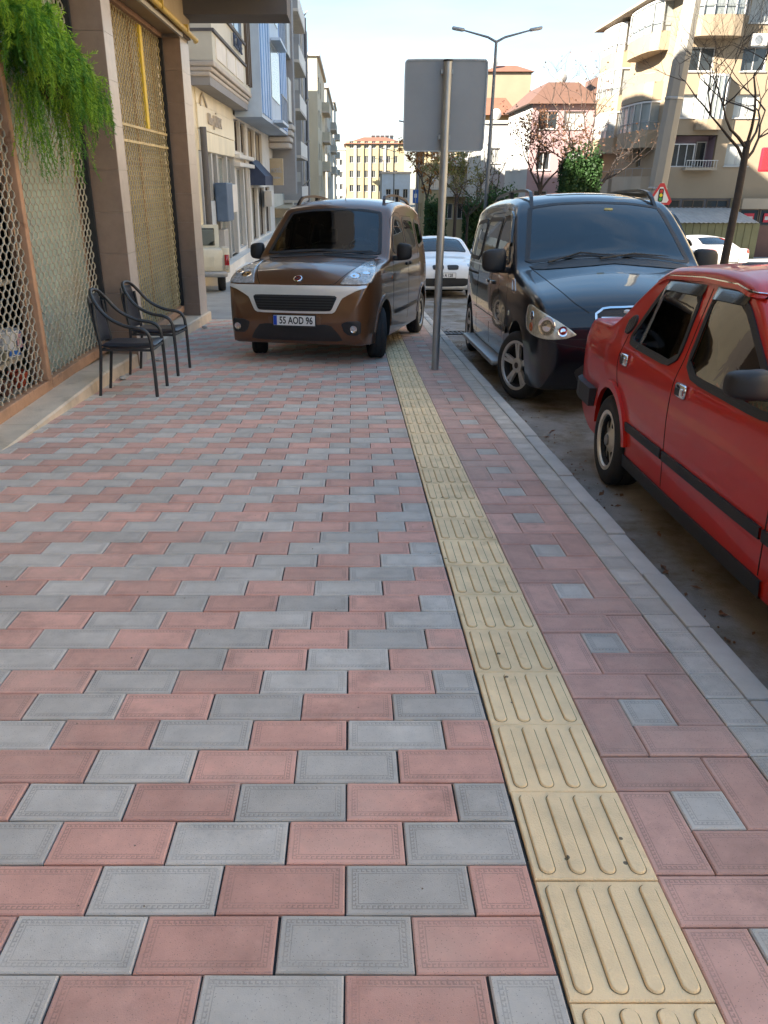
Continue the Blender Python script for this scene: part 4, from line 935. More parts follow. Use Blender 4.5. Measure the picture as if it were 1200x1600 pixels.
def window(parent, o, u, n, q, fm, pm, depth=0.12, mull=2, sill=None, fw=0.06, trans=0):
    o, u, n = Vector(o), Vector(u), Vector(n); a, b, c_, d = q
    F = lambda s, t, e: o+u*s+UZ*t-n*e
    mb = MB()
    def bar(s0, t0_, s1, t1):
        P_ = [F(s0, t0_, depth-0.03), F(s1, t0_, depth-0.03), F(s1, t1, depth-0.03), F(s0, t1, depth-0.03)]; Q_ = [v-n*0.05 for v in P_]
        mb.add(P_+Q_, [(0,1,2,3),(7,6,5,4),(0,4,5,1),(1,5,6,2),(2,6,7,3),(3,7,4,0)])
    bar(a, c_, b, c_+fw); bar(a, d-fw, b, d); bar(a, c_+fw, a+fw, d-fw); bar(b-fw, c_+fw, b, d-fw)
    for i in range(1, mull):
        s_ = a+(b-a)*i/mull; bar(s_-fw*0.4, c_+fw, s_+fw*0.4, d-fw)
    if trans:
        t_ = c_+(d-c_)*trans; bar(a+fw, t_-fw*0.3, b-fw, t_+fw*0.3)
    wo_ = mb.build('window', fm, parent)
    MB().quad(F(a, c_, depth), F(b, c_, depth), F(b, d, depth), F(a, d, depth)).build('pane', pm, wo_)
    if sill is not None:
        P0 = F(a-0.06, c_-0.06, -0.07); P1 = F(b+0.06, c_, depth-0.03); 
        mb = MB(); A = [F(a-.06, c_-.06, -.07), F(b+.06, c_-.06, -.07), F(b+.06, c_-.003, -.07), F(a-.06, c_-.003, -.07)]; B = [v-n*(0.07-0.003) for v in A]
        mb.add(A+B, [(0,1,2,3),(7,6,5,4),(0,4,5,1),(1,5,6,2),(2,6,7,3),(3,7,4,0)]); mb.build('sill', sill, wo_)
    return wo_
m_gl_dark = mat('window_glass_dark', (0.03, 0.036, 0.04), 0.05, 0.5, 0.7, spec=0.8)
m_gl_cur = mat('window_glass_curtained', (0.38, 0.38, 0.36), 0.12, 0.35, 1.3, spec=0.8, streak=0.15)
m_gl_pale = mat('balcony_glazing', (0.24, 0.26, 0.25), 0.12, 0.25, 1.0, spec=0.8, streak=0.15)
m_gl_shop = mat('shop_glass', (0.20, 0.235, 0.215), 0.05, 0.6, 1.1, spec=0.8)
m_pvc = mat('white_frame', (0.50, 0.48, 0.45), 0.4, 0.06, 9)
m_tile_shade = mat('granite_tile_shaded', (0.30, 0.21, 0.16), 0.30, 0.12, 9, rnd=0.06)  # darker copy of the pillar stone, shade put into the colour
m_tilel = mat('granite_tile_lit', (0.52, 0.455, 0.40), 0.32, 0.12, 9, rnd=0.05)  # paler copy of the same stone for the lit street face
m_grout = mat('grout', (0.42, 0.38, 0.34), 0.9, 0.1, 9)
m_tan = mat('tan_plaster', (0.42, 0.325, 0.21), 0.85, 0.15, 1.6, bump=0.2, bscale=40)
m_greyw = mat('grey_render', (0.33,0.315,0.31), 0.85, 0.12, 0.9, bump=0.2, bscale=30)
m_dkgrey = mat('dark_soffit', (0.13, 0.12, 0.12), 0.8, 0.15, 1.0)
m_step = mat('step_stone', (0.68, 0.56, 0.42), 0.75, 0.18, 3.0, bump=0.25, bscale=70, rnd=0.06, stain=(1.6, 0.54, 0.72, (0.40, 0.32, 0.22)))
m_rust = mat('rusty_orange_frame', (0.48, 0.275, 0.165), 0.6, 0.25, 6, bump=0.2, bscale=60, stain=(5, 0.58, 0.7, (0.20, 0.09, 0.045)))
m_latt = mat('lattice_steel', (0.58, 0.52, 0.41), 0.5, 0.25, 7, metal=0.1, stain=(5, 0.60, 0.7, (0.25, 0.13, 0.06)))
m_latt_sun = mat('lattice_sunlit', (0.66, 0.53, 0.28), 0.48, 0.25, 5, metal=0.1, stain=(4, 0.58, 0.7, (0.28, 0.16, 0.07)))  # steel lattice with the reflected sun's gold put into its colour
m_frost = mat('frosted_green_glass', (0.42, 0.52, 0.46), 0.35, 0.32, 1.3, spec=0.5, stain=(1.1, 0.52, 0.66, (0.38, 0.34, 0.25)))
m_dusty = mat('dusty_glass', (0.32, 0.31, 0.275), 0.35, 0.5, 1.5, spec=0.5)
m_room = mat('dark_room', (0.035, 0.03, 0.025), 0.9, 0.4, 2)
m_yelp = mat('yellow_gas_pipe', (0.68, 0.47, 0.09), 0.45, 0.2, 8)
m_yelpost = mat('yellow_post', (0.80, 0.58, 0.06), 0.5, 0.15, 8)
m_grnw = mat('cream_upper_render', (0.66, 0.58, 0.45), 0.85, 0.1, 0.9)
# ---- near shop building on the left
b1 = empty('shop_building', (-2.85, 9, -0.3), 'grey overhanging building on the left with granite pillars and shuttered shopfronts', 'building')
b1l = Matrix.Translation((2.85, -9, 0.3))      # world -> local
def b1p(mb, name, m, parent=None, smooth=None):
    o = mb.build(name, m, parent or b1, smooth)
    if parent is None: o.matrix_local = b1l
    return o
b1p(MB().box(-12, -3.75, -25, 13.7, -1.2, 4.2), 'wall', m_room)
b1p(MB().box(-3.75, -2.86, -25, 4.5, -0.6, 3.45), 'wall', m_tan)
b1p(MB().box(-3.75, -2.95, 8.97, 9.25, -0.6, 3.45), 'partition', m_room)
b1p(MB().box(-3.75, -3.0, 13.3, 13.7, -1.2, 3.45), 'partition', m_tan)
b1p(MB().box(-3.75, -2.86, 4.5, 8.97, -0.9, -0.31), 'floor_slab', m_step)
b1p(MB().box(-3.75, -2.86, 9.25, 13.3, -1.2, -0.50), 'floor_slab', m_step)
b1p(MB().box(-3.75, -2.47, -25, 13.74, 3.45, 4.45), 'lintel', m_tan)
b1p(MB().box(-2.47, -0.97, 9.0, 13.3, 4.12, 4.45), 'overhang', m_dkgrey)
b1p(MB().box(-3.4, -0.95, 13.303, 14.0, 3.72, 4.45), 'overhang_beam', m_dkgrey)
b1p(MB().box(-12, -0.95, 9.0, 14.0, 4.453, 10.0), 'upper_storeys', m_greyw)
b1p(MB().box(-12, -2.5, -25, 8.998, 4.453, 10.0), 'upper_storeys', m_grnw)  # unseen part, set back and pale so more light reaches the paving
b1p(MB().box(-1.6, -0.93, 13.28, 14.003, 4.46, 9.9), 'corner_pier', m_greyw)
def pillar(x0, x1, y0, y1, z0, z1, th=0.42):
    p = b1p(MB().box(x0, x1, y0, y1, z0, z1), 'pillar', m_grout); z = z0+0.1; i = 0
    loc = b1l.inverted()
    while z < z1-0.05:
        zt = min(z+th, z1)-0.003
        MB().box(x0-0.004, x1+0.012, y0-0.013, y0-0.001, z, zt).build('tile', m_tile_shade, p)
        MB().box(x1+0.001, x1+0.013, y0+0.001, y1, z, zt).build('tile', m_tilel, p)
        MB().box(x0, x1+0.012, y1+0.001, y1+0.013, z, zt).build('tile', m_tile_shade, p)
        z += th
    return p
pillar(-2.78, -2.47, 8.95, 9.27, -0.62, 3.449)
pillar(-2.80, -2.52, 13.1, 13.72, -0.9, 3.449)
pp = MB().tube([(-2.40, 3.0, 3.53), (-2.40, 9.0, 3.50), (-2.40, 13.85, 3.47), (-2.43, 13.92, 3.47)], 0.036, 10); b1p(pp, 'gas_pipe', m_yelp, smooth=60)
for yy in (9.8, 11.4, 13.0): b1p(MB().box(-2.47, -2.355, yy-0.02, yy+0.02, 3.455, 3.545), 'pipe_clip', m_yelp)
b1p(MB().box(-2.50, -2.462, 9.3, 13.1, 3.40, 3.452), 'lit_edge_strip', m_pvc)  # pale strip painting in the lit lower edge of the lintel
b1p(MB().rbox(-2.56, -2.44, 8.3, 13.9, 4.02, 4.11, 0.03), 'cornice', m_pvc)
# step along the shopfronts
stp = tag(MB().box(-2.90, -2.50, -6, 13.9, -1.4, -0.75).build('shop_step', m_step), kind='structure')
ysl = [-6, -3.5, -1, 1.4, 3.7, 5.9, 7.75, 9.6, 11.7, 13.85]
ztop = lambda y: -0.29 if y < 7.7 else -0.29-(y-7.7)*0.052
for i in range(9):
    y0, y1 = ysl[i]+0.003, ysl[i+1]-0.003; z0, z1 = ztop(y0), ztop(y1)
    mb = MB(); r = 0.015
    A = [(-2.88, y0, z0), (-2.47-r, y0, z0), (-2.47, y0, z0-r), (-2.47, y0, -1.2), (-2.88, y0, -1.2)]
    B = [(a, y1, b+(z1-z0) if b > -1 else b) for a, _, b in A]
    mb.add(A+B, [(0,1,2,3,4), (9,8,7,6,5)]+[(k, k+5, (k+1) % 5+5, (k+1) % 5) for k in range(5)]); mb.build('step_slab', m_step, stp)
# ---- folding lattice grilles
def lattice_mesh(h, ph, m, a=0.0265, per=0.114, nm='lattice_bar'):
    pts = []; z = 0.0; k = 0
    while z < h:
        for dz, o in ((0, -a), (0.032, -a), (0.057, a), (0.089, a)):
            if z+dz <= h: pts.append((0, (o if ph == 0 else -o), z+dz))
        z += per
    mb = MB()
    for i in range(len(pts)-1):
        p, q = pts[i], pts[i+1]
        mb.add([(-.006, p[1]-.0042, p[2]), (.006, p[1]-.0042, p[2]), (.006, p[1]+.0042, p[2]), (-.006, p[1]+.0042, p[2]), (-.006, q[1]-.0042, q[2]), (.006, q[1]-.0042, q[2]), (.006, q[1]+.0042, q[2]), (-.006, q[1]+.0042, q[2])], [(0,1,5,4),(1,2,6,5),(2,3,7,6),(3,0,4,7)])
    me = bpy.data.meshes.new(nm); me.from_pydata([tuple(v) for v in mb.v], [], mb.f); me.materials.append(m); return me
def grille(label, y0, y1, z0, z1, m, fm, posts=()):
    g = empty('security_grille', (-2.80, y0, z0), label, 'grille', 'folding lattice grilles across the shopfronts')
    h = z1-z0; ms = [lattice_mesh(h-0.16, i, m) for i in (0, 1)]; n = int((y1-y0-0.1)/0.061); i = 0
    for i in range(n):
        o = link('lattice_bar', ms[i % 2], None, g); o.location = (0, 0.09+(y1-y0-0.18)*(i+0.5)/n, 0.11)
    MB().rbox(-.05, .04, 0, y1-y0, 0, .10, .008).build('bottom_rail', fm, g); MB().rbox(-.04, .04, 0, y1-y0, h-.06, h, .008).build('top_rail', fm, g)
    for y, pw, pm_ in posts: MB().rbox(-.045, .045, y-pw, y+pw, .101, h-.061, .008).build('post', pm_, g)
    return g
g0 = grille('steel lattice grille over the dark shop window at the left picture edge', 4.55, 7.07, -0.30, 3.449, m_latt, m_rust, ((2.475, .038, m_rust),))
g1 = grille('steel lattice grille with rusty frame over the frosted pane behind the chairs', 7.09, 8.93, -0.30, 3.449, m_latt, m_rust, ((1.82, .015, m_plast),))
g2 = grille('steel lattice grille tinted sunlit gold, with yellow post between the two granite pillars', 9.32, 13.06, -0.50, 3.449, m_latt_sun, m_rust, ((.05, .04, m_rust), (3.72, .015, m_plast)))
MB().rbox(-.03, .03, 2.44, 2.56, 2.63, 3.85, .008).build('yellow_post', m_yelpost, g2)
for z in (2.42, 2.60):
    MB().box(-.02, .02, .1, 3.64, z, z+.03).build('cross_bar', m_latt_sun, g2)
# glazing behind the grilles
def pane_thing(name, label, y0, y1, z0, z1, x, m, fm, ny=2):
    o = empty(name, (x, y0, z0), label, 'shop window')
    for i in range(ny):
        a, b = (y1-y0)*i/ny, (y1-y0)*(i+1)/ny
        MB().box(-.006, .006, a+.03, b-.03, .04, z1-z0-.04).build('pane', m if not isinstance(m, list) else m[i], o)
    mb = MB().box(-.025, .025, 0, y1-y0, 0, .04).box(-.025, .025, 0, y1-y0, z1-z0-.04, z1-z0)
    for i in range(ny+1):
        a = (y1-y0)*i/ny; mb.box(-.025, .025, max(0, a-.03), min(y1-y0, a+.03), .041, z1-z0-.041)
    mb.build('frame', fm, o); return o
pane_thing('shop_window', 'frosted greenish shop pane behind the hanging fern', 7.10, 8.94, -0.29, 3.44, -2.93, m_frost, m_rust, 1)
pane_thing('shop_window', 'dusty shop panes between the two granite pillars', 9.30, 13.08, -0.49, 3.44, -2.95, m_dusty, m_rust, 3)
# shelves and goods behind the near grille
m_shelf = mat('shelf_board', (0.34, 0.30, 0.23), 0.7, 0.2, 5)
sh = empty('display_shelf', (-3.2, 5.8, -0.3), 'wooden shelves behind the lattice at the left picture edge', 'shelf')
for z in (0.30, 0.02, 0.95, 1.6): MB().rbox(-.28, .24, -1.2, 1.22, z, z+.035, .006).build('shelf_board', m_shelf, sh)
for y in (-1.15, 1.15): MB().rbox(-.26, -.22, y-.02, y+.02, 0.0, 2.6, .004).build('upright', m_plast, sh)
bk = empty('paint_bucket', (-3.06, 6.93, 0.04), 'white and blue plastic bucket on the shelf behind the lattice', 'bucket')
m_pw = mat('bucket_white', (0.70, 0.72, 0.75), 0.4, 0.1, 9); m_pb = mat('bucket_blue', (0.03, 0.16, 0.55), 0.4, 0.2, 9)
MB().lathe([(.0005, 0), (.10, 0), (.118, .20), (.124, .205), (.124, .225), (.0005, .225)], 28).build('pail', m_pw, bk, smooth=40)
MB().lathe([(.1035, .01), (.108, .055)], 28).build('blue_band', m_pb, bk)
MB().prism([(-.05, .07), (.05, .07), (.05, .19), (-.05, .19)], (.118, 0, 0), (0, 1, 0), (0, 0, 1), (1, 0, 0), .004).build('label_patch', mat('bucket_print', (0.55, 0.35, 0.40), 0.5, 0.7, 40), bk)
MB().prism([(.055, .06), (.095, .06), (.095, .2), (.055, .2)], (.095, 0, 0), (0, 1, 0), (0, 0, 1), (1, 0, 0), .01).build('blue_patch', m_pb, bk)
for nm, lab, y, z, mcol, r in (('flower_pot', 'terracotta red pot on the bottom shelf behind the lattice', 6.92, -0.24, (0.36, 0.06, 0.03), .085), ('flower_pot', 'smaller dull brown pot beside the red pot behind the lattice', 6.62, -0.24, (0.16, 0.07, 0.05), .07), ('glass_jar', 'dull glass jar on the shelf right of the bucket', 7.0, 0.04, (0.20, 0.19, 0.13), .05)):
    yy = y if nm != 'glass_jar' else 6.70
    o = empty(nm, (-3.0, yy, z), lab, 'pot' if nm == 'flower_pot' else 'jar')
    mm_ = mat('m_'+lab[:9], mcol, 0.5, 0.2, 9)
    MB().lathe([(.0005, 0), (r*.7, 0), (r, r*1.5), (r*.9, r*1.5), (.0005, r*1.4)], 20).build('pot_body', mm_, o, smooth=40)
    MB().lathe([(r*1.02, r*1.35), (r*1.1, r*1.36), (r*1.1, r*1.62), (r*1.0, r*1.63), (r*.95, r*1.4)], 20).build('rim', mm_, o, smooth=40)

# ---- marble fronted shop building further along
m_marb = mat('cream_marble', (0.86, 0.74, 0.52), 0.35, 0.16, 1.6, rnd=0.05, streak=0.3)
m_grn = mat('pale_green_render', (0.66, 0.62, 0.52), 0.8, 0.1, 1.2)
m_mould = mat('moulding_stone', (0.56, 0.49, 0.42), 0.75, 0.12, 2)
m_white_w = mat('white_plinth', (0.80, 0.74, 0.66), 0.7, 0.12, 1.4)
m_brz = mat('bronze_frame', (0.12, 0.085, 0.06), 0.45, 0.15, 6, metal=0.3)
m_blu = mat('blue_cladding', (0.25, 0.40, 0.66), 0.45, 0.1, 2, rnd=0.12); m_blul = mat('pale_blue_cladding', (0.50, 0.60, 0.72), 0.45, 0.1, 2)
XF = -4.2
b2 = empty('marble_shop_building', (XF, 30, -1.3), 'cream marble shop building with a white bay and raised lettering beyond the pillars', 'building')
b2l = Matrix.Translation((-XF, -30, 1.3))
def b2p(mb, name, m, parent=None, smooth=None):
    o = mb.build(name, m, parent or b2, smooth)
    if parent is None: o.matrix_local = b2l
    return o
def b2w(o):   # objects already built in world coordinates under b2
    o.matrix_local = b2l; return o
b2p(MB().box(-14, XF-0.35, 15.2, 29, -2.6, 9.5), 'wall', m_greyw)
b2p(MB().box(-14, XF-0.35, 29.002, 45, -2.6, 19.0), 'wall', m_greyw)
b2p(MB().box(XF-.349, XF, 15.2, 23.3, -2.6, 3.8), 'wall', m_marb)
b2p(MB().box(XF-.349, XF-.02, 23.3, 30.3, 2.27, 3.8), 'wall', m_grout)
for (z0, z1, px_) in ((2.28, 2.80, .03), (2.815, 3.42, .05), (3.435, 3.80, .03)):
    for i in range(4):
        y0 = 23.3+1.75*i; b2p(MB().box(XF-.02, XF+px_, y0+.004, y0+1.746, z0, z1), 'marble_panel', m_marb)
o = lettering('Ulus | LİNEX', .42, m_mould, b2, (XF+.07, 26.0, 3.13), (0, 1, 0), (0, 0, 1), .03, 1.05); b2w(o)
o = b2p(MB().tube([(XF+.06, 23.75, 3.40), (XF+.06, 23.95, 3.62), (XF+.06, 24.2, 3.72), (XF+.06, 24.5, 3.60), (XF+.06, 24.8, 3.43)], .03, 6), 'sign_crest', m_mould)
b2p(MB().tube([(XF+.14, 23.45, 2.85), (XF+.14, 23.45, -1.3)], .09, 10), 'downpipe', m_dkgrey, smooth=60)
hol = [(.5, 2.0, 0, 3.2), (2.25, 3.0, 0, 3.2), (3.2, 5.0, 0, 3.2), (5.2, 6.8, 0, 3.2)]
b2w(facade('shopfront', b2, (XF, 23.3, -.95), UY, UX, 7.0, 3.21, hol, m_pvc, .2))
for i, q in enumerate(hol): b2w(window(b2, (XF, 23.3, -.95), UY, UX, q, (m_pvc, m_brz, m_pvc, m_pvc)[i], (m_gl_pale, m_gl_shop, m_gl_shop, m_gl_pale)[i], .15, 2, trans=.72))
b2p(MB().rbox(XF+.01, XF+.06, 24.0, 25.2, -.7, .95, .01), 'poster', mat('pale_poster', (0.55, 0.58, 0.60), 0.5, 0.25, 3))
b2p(MB().rbox(XF+.05, XF+.42, 25.3, 26.5, .35, 1.45, .03), 'wall_cabinet', mat('slate_blue_cabinet', (0.12, 0.17, 0.25), 0.5, 0.15, 4))
b2p(MB().rbox(XF+.05, XF+.35, 27.0, 28.1, .55, 1.4, .03), 'ventilation_unit', m_white_w)
b2p(MB().rbox(XF+.02, XF+.22, 25.6, 26.4, -.9, .1, .02), 'white_cabinet', m_pvc)
b2p(MB().box(XF-.3, XF+.35, 23.0, 44.9, -2.6, -.95), 'plinth', m_white_w)
b2p(MB().box(XF+.351, XF+.7, 26.5, 29.5, -2.6, -1.2), 'entrance_step', m_white_w)
# mezzanine and shops past the marble part
hol = [(.3, 1.8, 3.45, 4.5), (2.0, 3.4, 3.45, 4.5), (4.2, 6.4, 2.9, 4.45), (6.8, 9.4, 2.9, 4.45), (.3, 2.2, .1, 2.9), (2.5, 4.0, .1, 2.9), (4.6, 6.6, .1, 2.2), (7.2, 9.6, .1, 2.2), (10, 12.3, .1, 2.2)]
b2w(facade('upper_shopfront', b2, (XF, 30.3, -.95), UY, UX, 14.6, 4.6, hol, m_white_w, .2))
for i, q in enumerate(hol): b2w(window(b2, (XF, 30.3, -.95), UY, UX, q, (m_brz, m_pvc)[i in (4, 5)], (m_gl_dark, m_gl_dark, m_tan, m_tan, m_gl_pale, m_gl_pale, m_gl_shop, m_gl_dark, m_gl_dark)[i], .15, 2))
for z in (1.98, 2.25): b2p(MB().rbox(XF, XF+.22, 30.2, 34.6, z, z+.14, .02), 'ledge', m_white_w)
b2p(MB().tube([(XF+.12, 32.4, 3.4), (XF+.12, 32.4, -1)], .06, 8), 'downpipe', m_mould)
m_awn = mat('navy_awning', (0.035, 0.05, 0.10), 0.6, 0.15, 3)
b2p(MB().prism([(0, 0), (.62, 0), (.62, .35), (0, 1.0)], (XF, 34.7, 1.35), (1, 0, 0), (0, 0, 1), (0, 1, 0), 3.4), 'awning', m_awn)
sg_ = b2p(MB().rbox(XF+.50, XF+1.10, 38.0, 38.14, 1.34, 2.45, .02), 'projecting_sign', mat('beige_sign', (0.55, 0.43, 0.27), 0.5, 0.1, 3))
lettering('MOBİL', .26, m_pvc, sg_, (XF+.80, 37.99, 1.95), (1, 0, 0), (0, 0, 1), .004, .62, bold=.006); lettering('iletişim', .14, m_blul, sg_, (XF+.80, 37.99, 1.66), (1, 0, 0), (0, 0, 1), .004, .8)
b2p(MB().rbox(XF+.02, XF+.4, 39.5, 40.4, .4, 1.1, .03), 'air_conditioner', m_white_w)
# first bay with stepped mouldings
XB = -3.58
b2p(MB().box(XF, XB, 22.9, 31.0, 4.36, 9.6), 'bay', m_grn)
b2p(MB().box(XF, XB-.12, 22.9+.05, 30.9, 3.80, 4.0), 'bay_soffit', m_greyw)
for k, (zz0, zz1, e) in enumerate(((4.0, 4.11, -.10), (4.115, 4.22, -.05), (4.225, 4.355, .02))):
    b2p(MB().rbox(XF, XB+e, 22.9-max(0, e), 31.0+.02*k, zz0, zz1, .03), 'moulding', m_mould)
for zz0 in (5.0, 5.62, 7.6, 8.4): b2p(MB().box(XF, XB+.06, 22.88, 29.6, zz0, zz0+.07), 'ledge', m_dkgrey)
for i in range(3):
    for z in (4.45, 5.75, 8.5): b2p(MB().rbox(XB-.02, XB+.025, 23.4+1.9*i, 25.1+1.9*i, z, z+(.5 if z < 5 else 1.5), .01), 'bay_panel', m_white_w if z < 5 else m_gl_dark)
o = lettering('ECZANE', .5, m_awn, b2, (XB+.07, 27.5, 5.35), (0, 1, 0), (0, 0, 1), .02, 1.0); b2w(o)
for i in range(3): b2p(MB().box(XB-.02, XB+.10, 29.7+i*.42, 29.82+i*.42, 4.5, 9.5), 'mullion', m_brz)
# blue clad bay
XC = -3.22
b2p(MB().box(XF, XC, 31.0, 43.0, 3.62, 19.2), 'blue_bay', m_blul)
for i in range(13):
    y = 31.15+i*.9
    if 4 <= i <= 8: continue
    b2p(MB().box(XC-.01, XC+.05, y, y+.55, 3.75, 19.0), 'cladding_strip', m_blu)
for k in range(3):
    z = 4.6+k*2.9
    b2p(MB().box(XC-.01, XC+.03, 34.9, 38.6, z, z+1.9), 'bay_window', m_gl_pale)
    rl = b2p(MB().box(XC+.02, XC+.40, 35.2, 38.4, z-.9, z-.8), 'balcony_slab', m_blul)
    for j in range(9): b2p(MB().box(XC+.37, XC+.39, 35.2+j*.39, 35.23+j*.39, z-.8, z+.1), 'railing_bar', m_steel)
    b2p(MB().box(XC+.36, XC+.40, 35.2, 38.4, z+.10, z+.14), 'handrail', m_steel)
for k in range(4): b2p(MB().rbox(XF, XC+.25-.06*k, 43.01, 45.0, 3.9-.28*k+.0, 4.15-.28*k, .05), 'moulding', m_mould)
for k in range(3): b2p(MB().box(XF, XC+.1, 43.01, 44.99, 4.3+2.9*k, 6.2+2.9*k), 'white_balcony_front', m_pvc)

# ---- the row beyond: grey gabled wall with balconies, then paler blocks
b3 = empty('grey_apartment_block', (-4, 60, -3), 'grey apartment block with a blank side wall and stacked balconies', 'building')
def wp(mb, name, m, root, smooth=None):
    o = mb.build(name, m, root, smooth); o.matrix_local = Matrix.Translation(-root.location); return o
wp(MB().box(-16, -3.02, 45.02, 46.2, .9, 13.6), 'side_wall', m_greyw, b3)
wp(MB().box(-16, -4.6, 46.2, 78, -4.5, 13.4), 'wall', m_grn, b3)
wp(MB().box(-4.6, -3.9, 66, 78, -4.5, 13.4), 'wall', m_greyw, b3)
for k in range(5):
    z = .2+2.75*k
    sl_ = wp(MB().box(-4.6, -3.35, 56, 64, z, z+.16), 'balcony', m_mould, b3)
    MB().box(-4.55, -3.36, 56.01, 56.12, z+.161, z+1.0).build('parapet', m_greyw, sl_); MB().box(-3.46, -3.351, 56.121, 63.9, z+.161, z+1.0).build('parapet', m_white_w, sl_)
    wp(MB().box(-4.59, -4.3, 62.5, 62.6, z+.9, z+2.5), 'balcony_door', m_gl_dark, b3)
    if k % 2 == 0: wp(MB().box(-4.5, -3.5, 57.0, 57.06, z+1.3, z+1.9), 'laundry', mat('laundry_pink', (0.5, 0.2, 0.2), 0.8, 0.4, 3) if k == 4 else m_pvc, b3)
    wp(MB().tube([(-3.9, 66.2, z+1), (-3.2, 64.6, z+1.5)], .05, 6), 'awning_arm', m_pvc, b3)
    wp(MB().box(-3.92, -3.86, 67.5, 69.5, z+.9, z+2.2), 'window', m_gl_dark, b3)
    wp(MB().box(-3.92, -3.86, 72, 75, z+.9, z+2.2), 'window', m_gl_cur, b3)
wp(MB().tube([(-3.7, 70.6, -3), (-3.7, 70.6, 13.3)], .10, 8), 'downpipe', m_dkgrey, b3); wp(MB().tube([(-3.75, 66.0, -3), (-3.75, 66.0, 13.3)], .07, 8), 'downpipe', m_mould, b3)
wp(MB().box(-4.6, -3.3, 47, 55, -.4, .1), 'shop_canopy', m_tan, b3)
m_ylw = mat('yellowish_render', (0.52, 0.47, 0.36), 0.85, 0.14, 0.8, streak=0.3); m_oliv = mat('stone_grey_render', (0.40, 0.39, 0.35), 0.85, 0.14, 0.8, streak=0.3)
def row_block(label, y0, y1, xf, zt, m, nf, cols):
    r = empty('apartment_block', (xf, y0, -4), label, 'building', 'apartment blocks down the left side of the street')
    hol = []; L_ = y1-y0
    for k in range(nf):
        for (a, b) in cols: hol.append((L_*a, L_*b, 4.6+2.9*k, 6.1+2.9*k))
    f_ = facade('front_wall', r, (0, 0, 0), UY, UX, L_, zt+4, hol, m, .2)
    for i, q in enumerate(hol): window(r, (0, 0, 0), UY, UX, q, m_pvc, m_gl_dark if i % 3 else m_gl_cur, .15, 2)
    facade('end_wall', r, (-12, 0, 0), UX, -UY, 12, zt+4, [(10.2, 11.2, 5+2.9*k, 6.2+2.9*k) for k in range(1, nf)], m, .15)
    for k in range(1, nf): window(r, (-12, 0, 0), UX, -UY, (10.2, 11.2, 5+2.9*k, 6.2+2.9*k), m_pvc, m_gl_dark, .12, 1)
    MB().box(-12, .25, -.2, L_, zt+4, zt+4.3).build('roof_edge', m_mould, r)
    for k in range(1, nf):
        s_ = MB().box(.002, .8, L_*.55, L_*.9, 3.7+2.9*k, 3.85+2.9*k).build('balcony', m_mould, r); MB().box(.7, .799, L_*.55, L_*.9, 3.851+2.9*k, 4.7+2.9*k).build('parapet', m, s_); MB().box(.01, .699, L_*.55, L_*.55+.08, 3.851+2.9*k, 4.7+2.9*k).build('parapet', m, s_)
    return r
row_block('tall pale yellow block next to the grey block on the left', 82, 103, -3.25, 12.2, m_ylw, 4, ((.08, .2), (.3, .42)))
row_block('stone grey block fourth along the left side of the street', 106, 138, -3.1, 12.0, m_oliv, 4, ((.08, .2), (.3, .42)))
row_block('last pale block on the left before the far flats', 142, 160, -3.0, 13.5, m_oliv, 4, ((.08, .2), (.3, .42)))
# ------------------------------------------------------------------ right hand side and far end
m_beige = mat('peach_render', (0.30, 0.228, 0.15), 0.85, 0.10, 0.5, stain=(0.7, 0.60, 0.75, (0.30, 0.22, 0.15)))
m_beiged = mat('dull_beige_render', (0.38,0.31,0.23), 0.85, 0.12, 0.5)
m_pink = mat('pink_render', (0.36,0.24,0.235), 0.85, 0.08, 0.5)
m_shade_lilac = mat('shade_lilac_render', (0.36,0.26,0.31), 0.85, 0.08, 0.5)  # pink render with its purple shade put into the colour
m_wht = mat('white_render', (0.45,0.44,0.41), 0.85, 0.07, 0.5)
m_roof = mat('brown_roof_sheet', (0.13, 0.068, 0.045), 0.7, 0.12, 2)
m_terra = mat('terracotta_roof', (0.20,0.085,0.05), 0.8, 0.15, 2)
m_ochre = mat('ochre_render', (0.38,0.23,0.09), 0.85, 0.08, 0.4); m_crm = mat('cream_render', (0.38,0.31,0.18), 0.85, 0.1, 0.4)
def ac_unit(root, x, y, z):
    a = MB().rbox(x-.45, x+.45, y-.35, y, z, z+.6, .03).build('air_conditioner', m_pvc, root); MB().lathe([(.22, -.362), (.05, -.362), (.0005, -.366)], 20, 'y', (x-.08, y, z+.3)).build('fan_grille', m_steel, a); MB().box(x-.4, x+.4, y-.3, y+.05, z-.05, z-.002).build('bracket', m_steel, a); return a
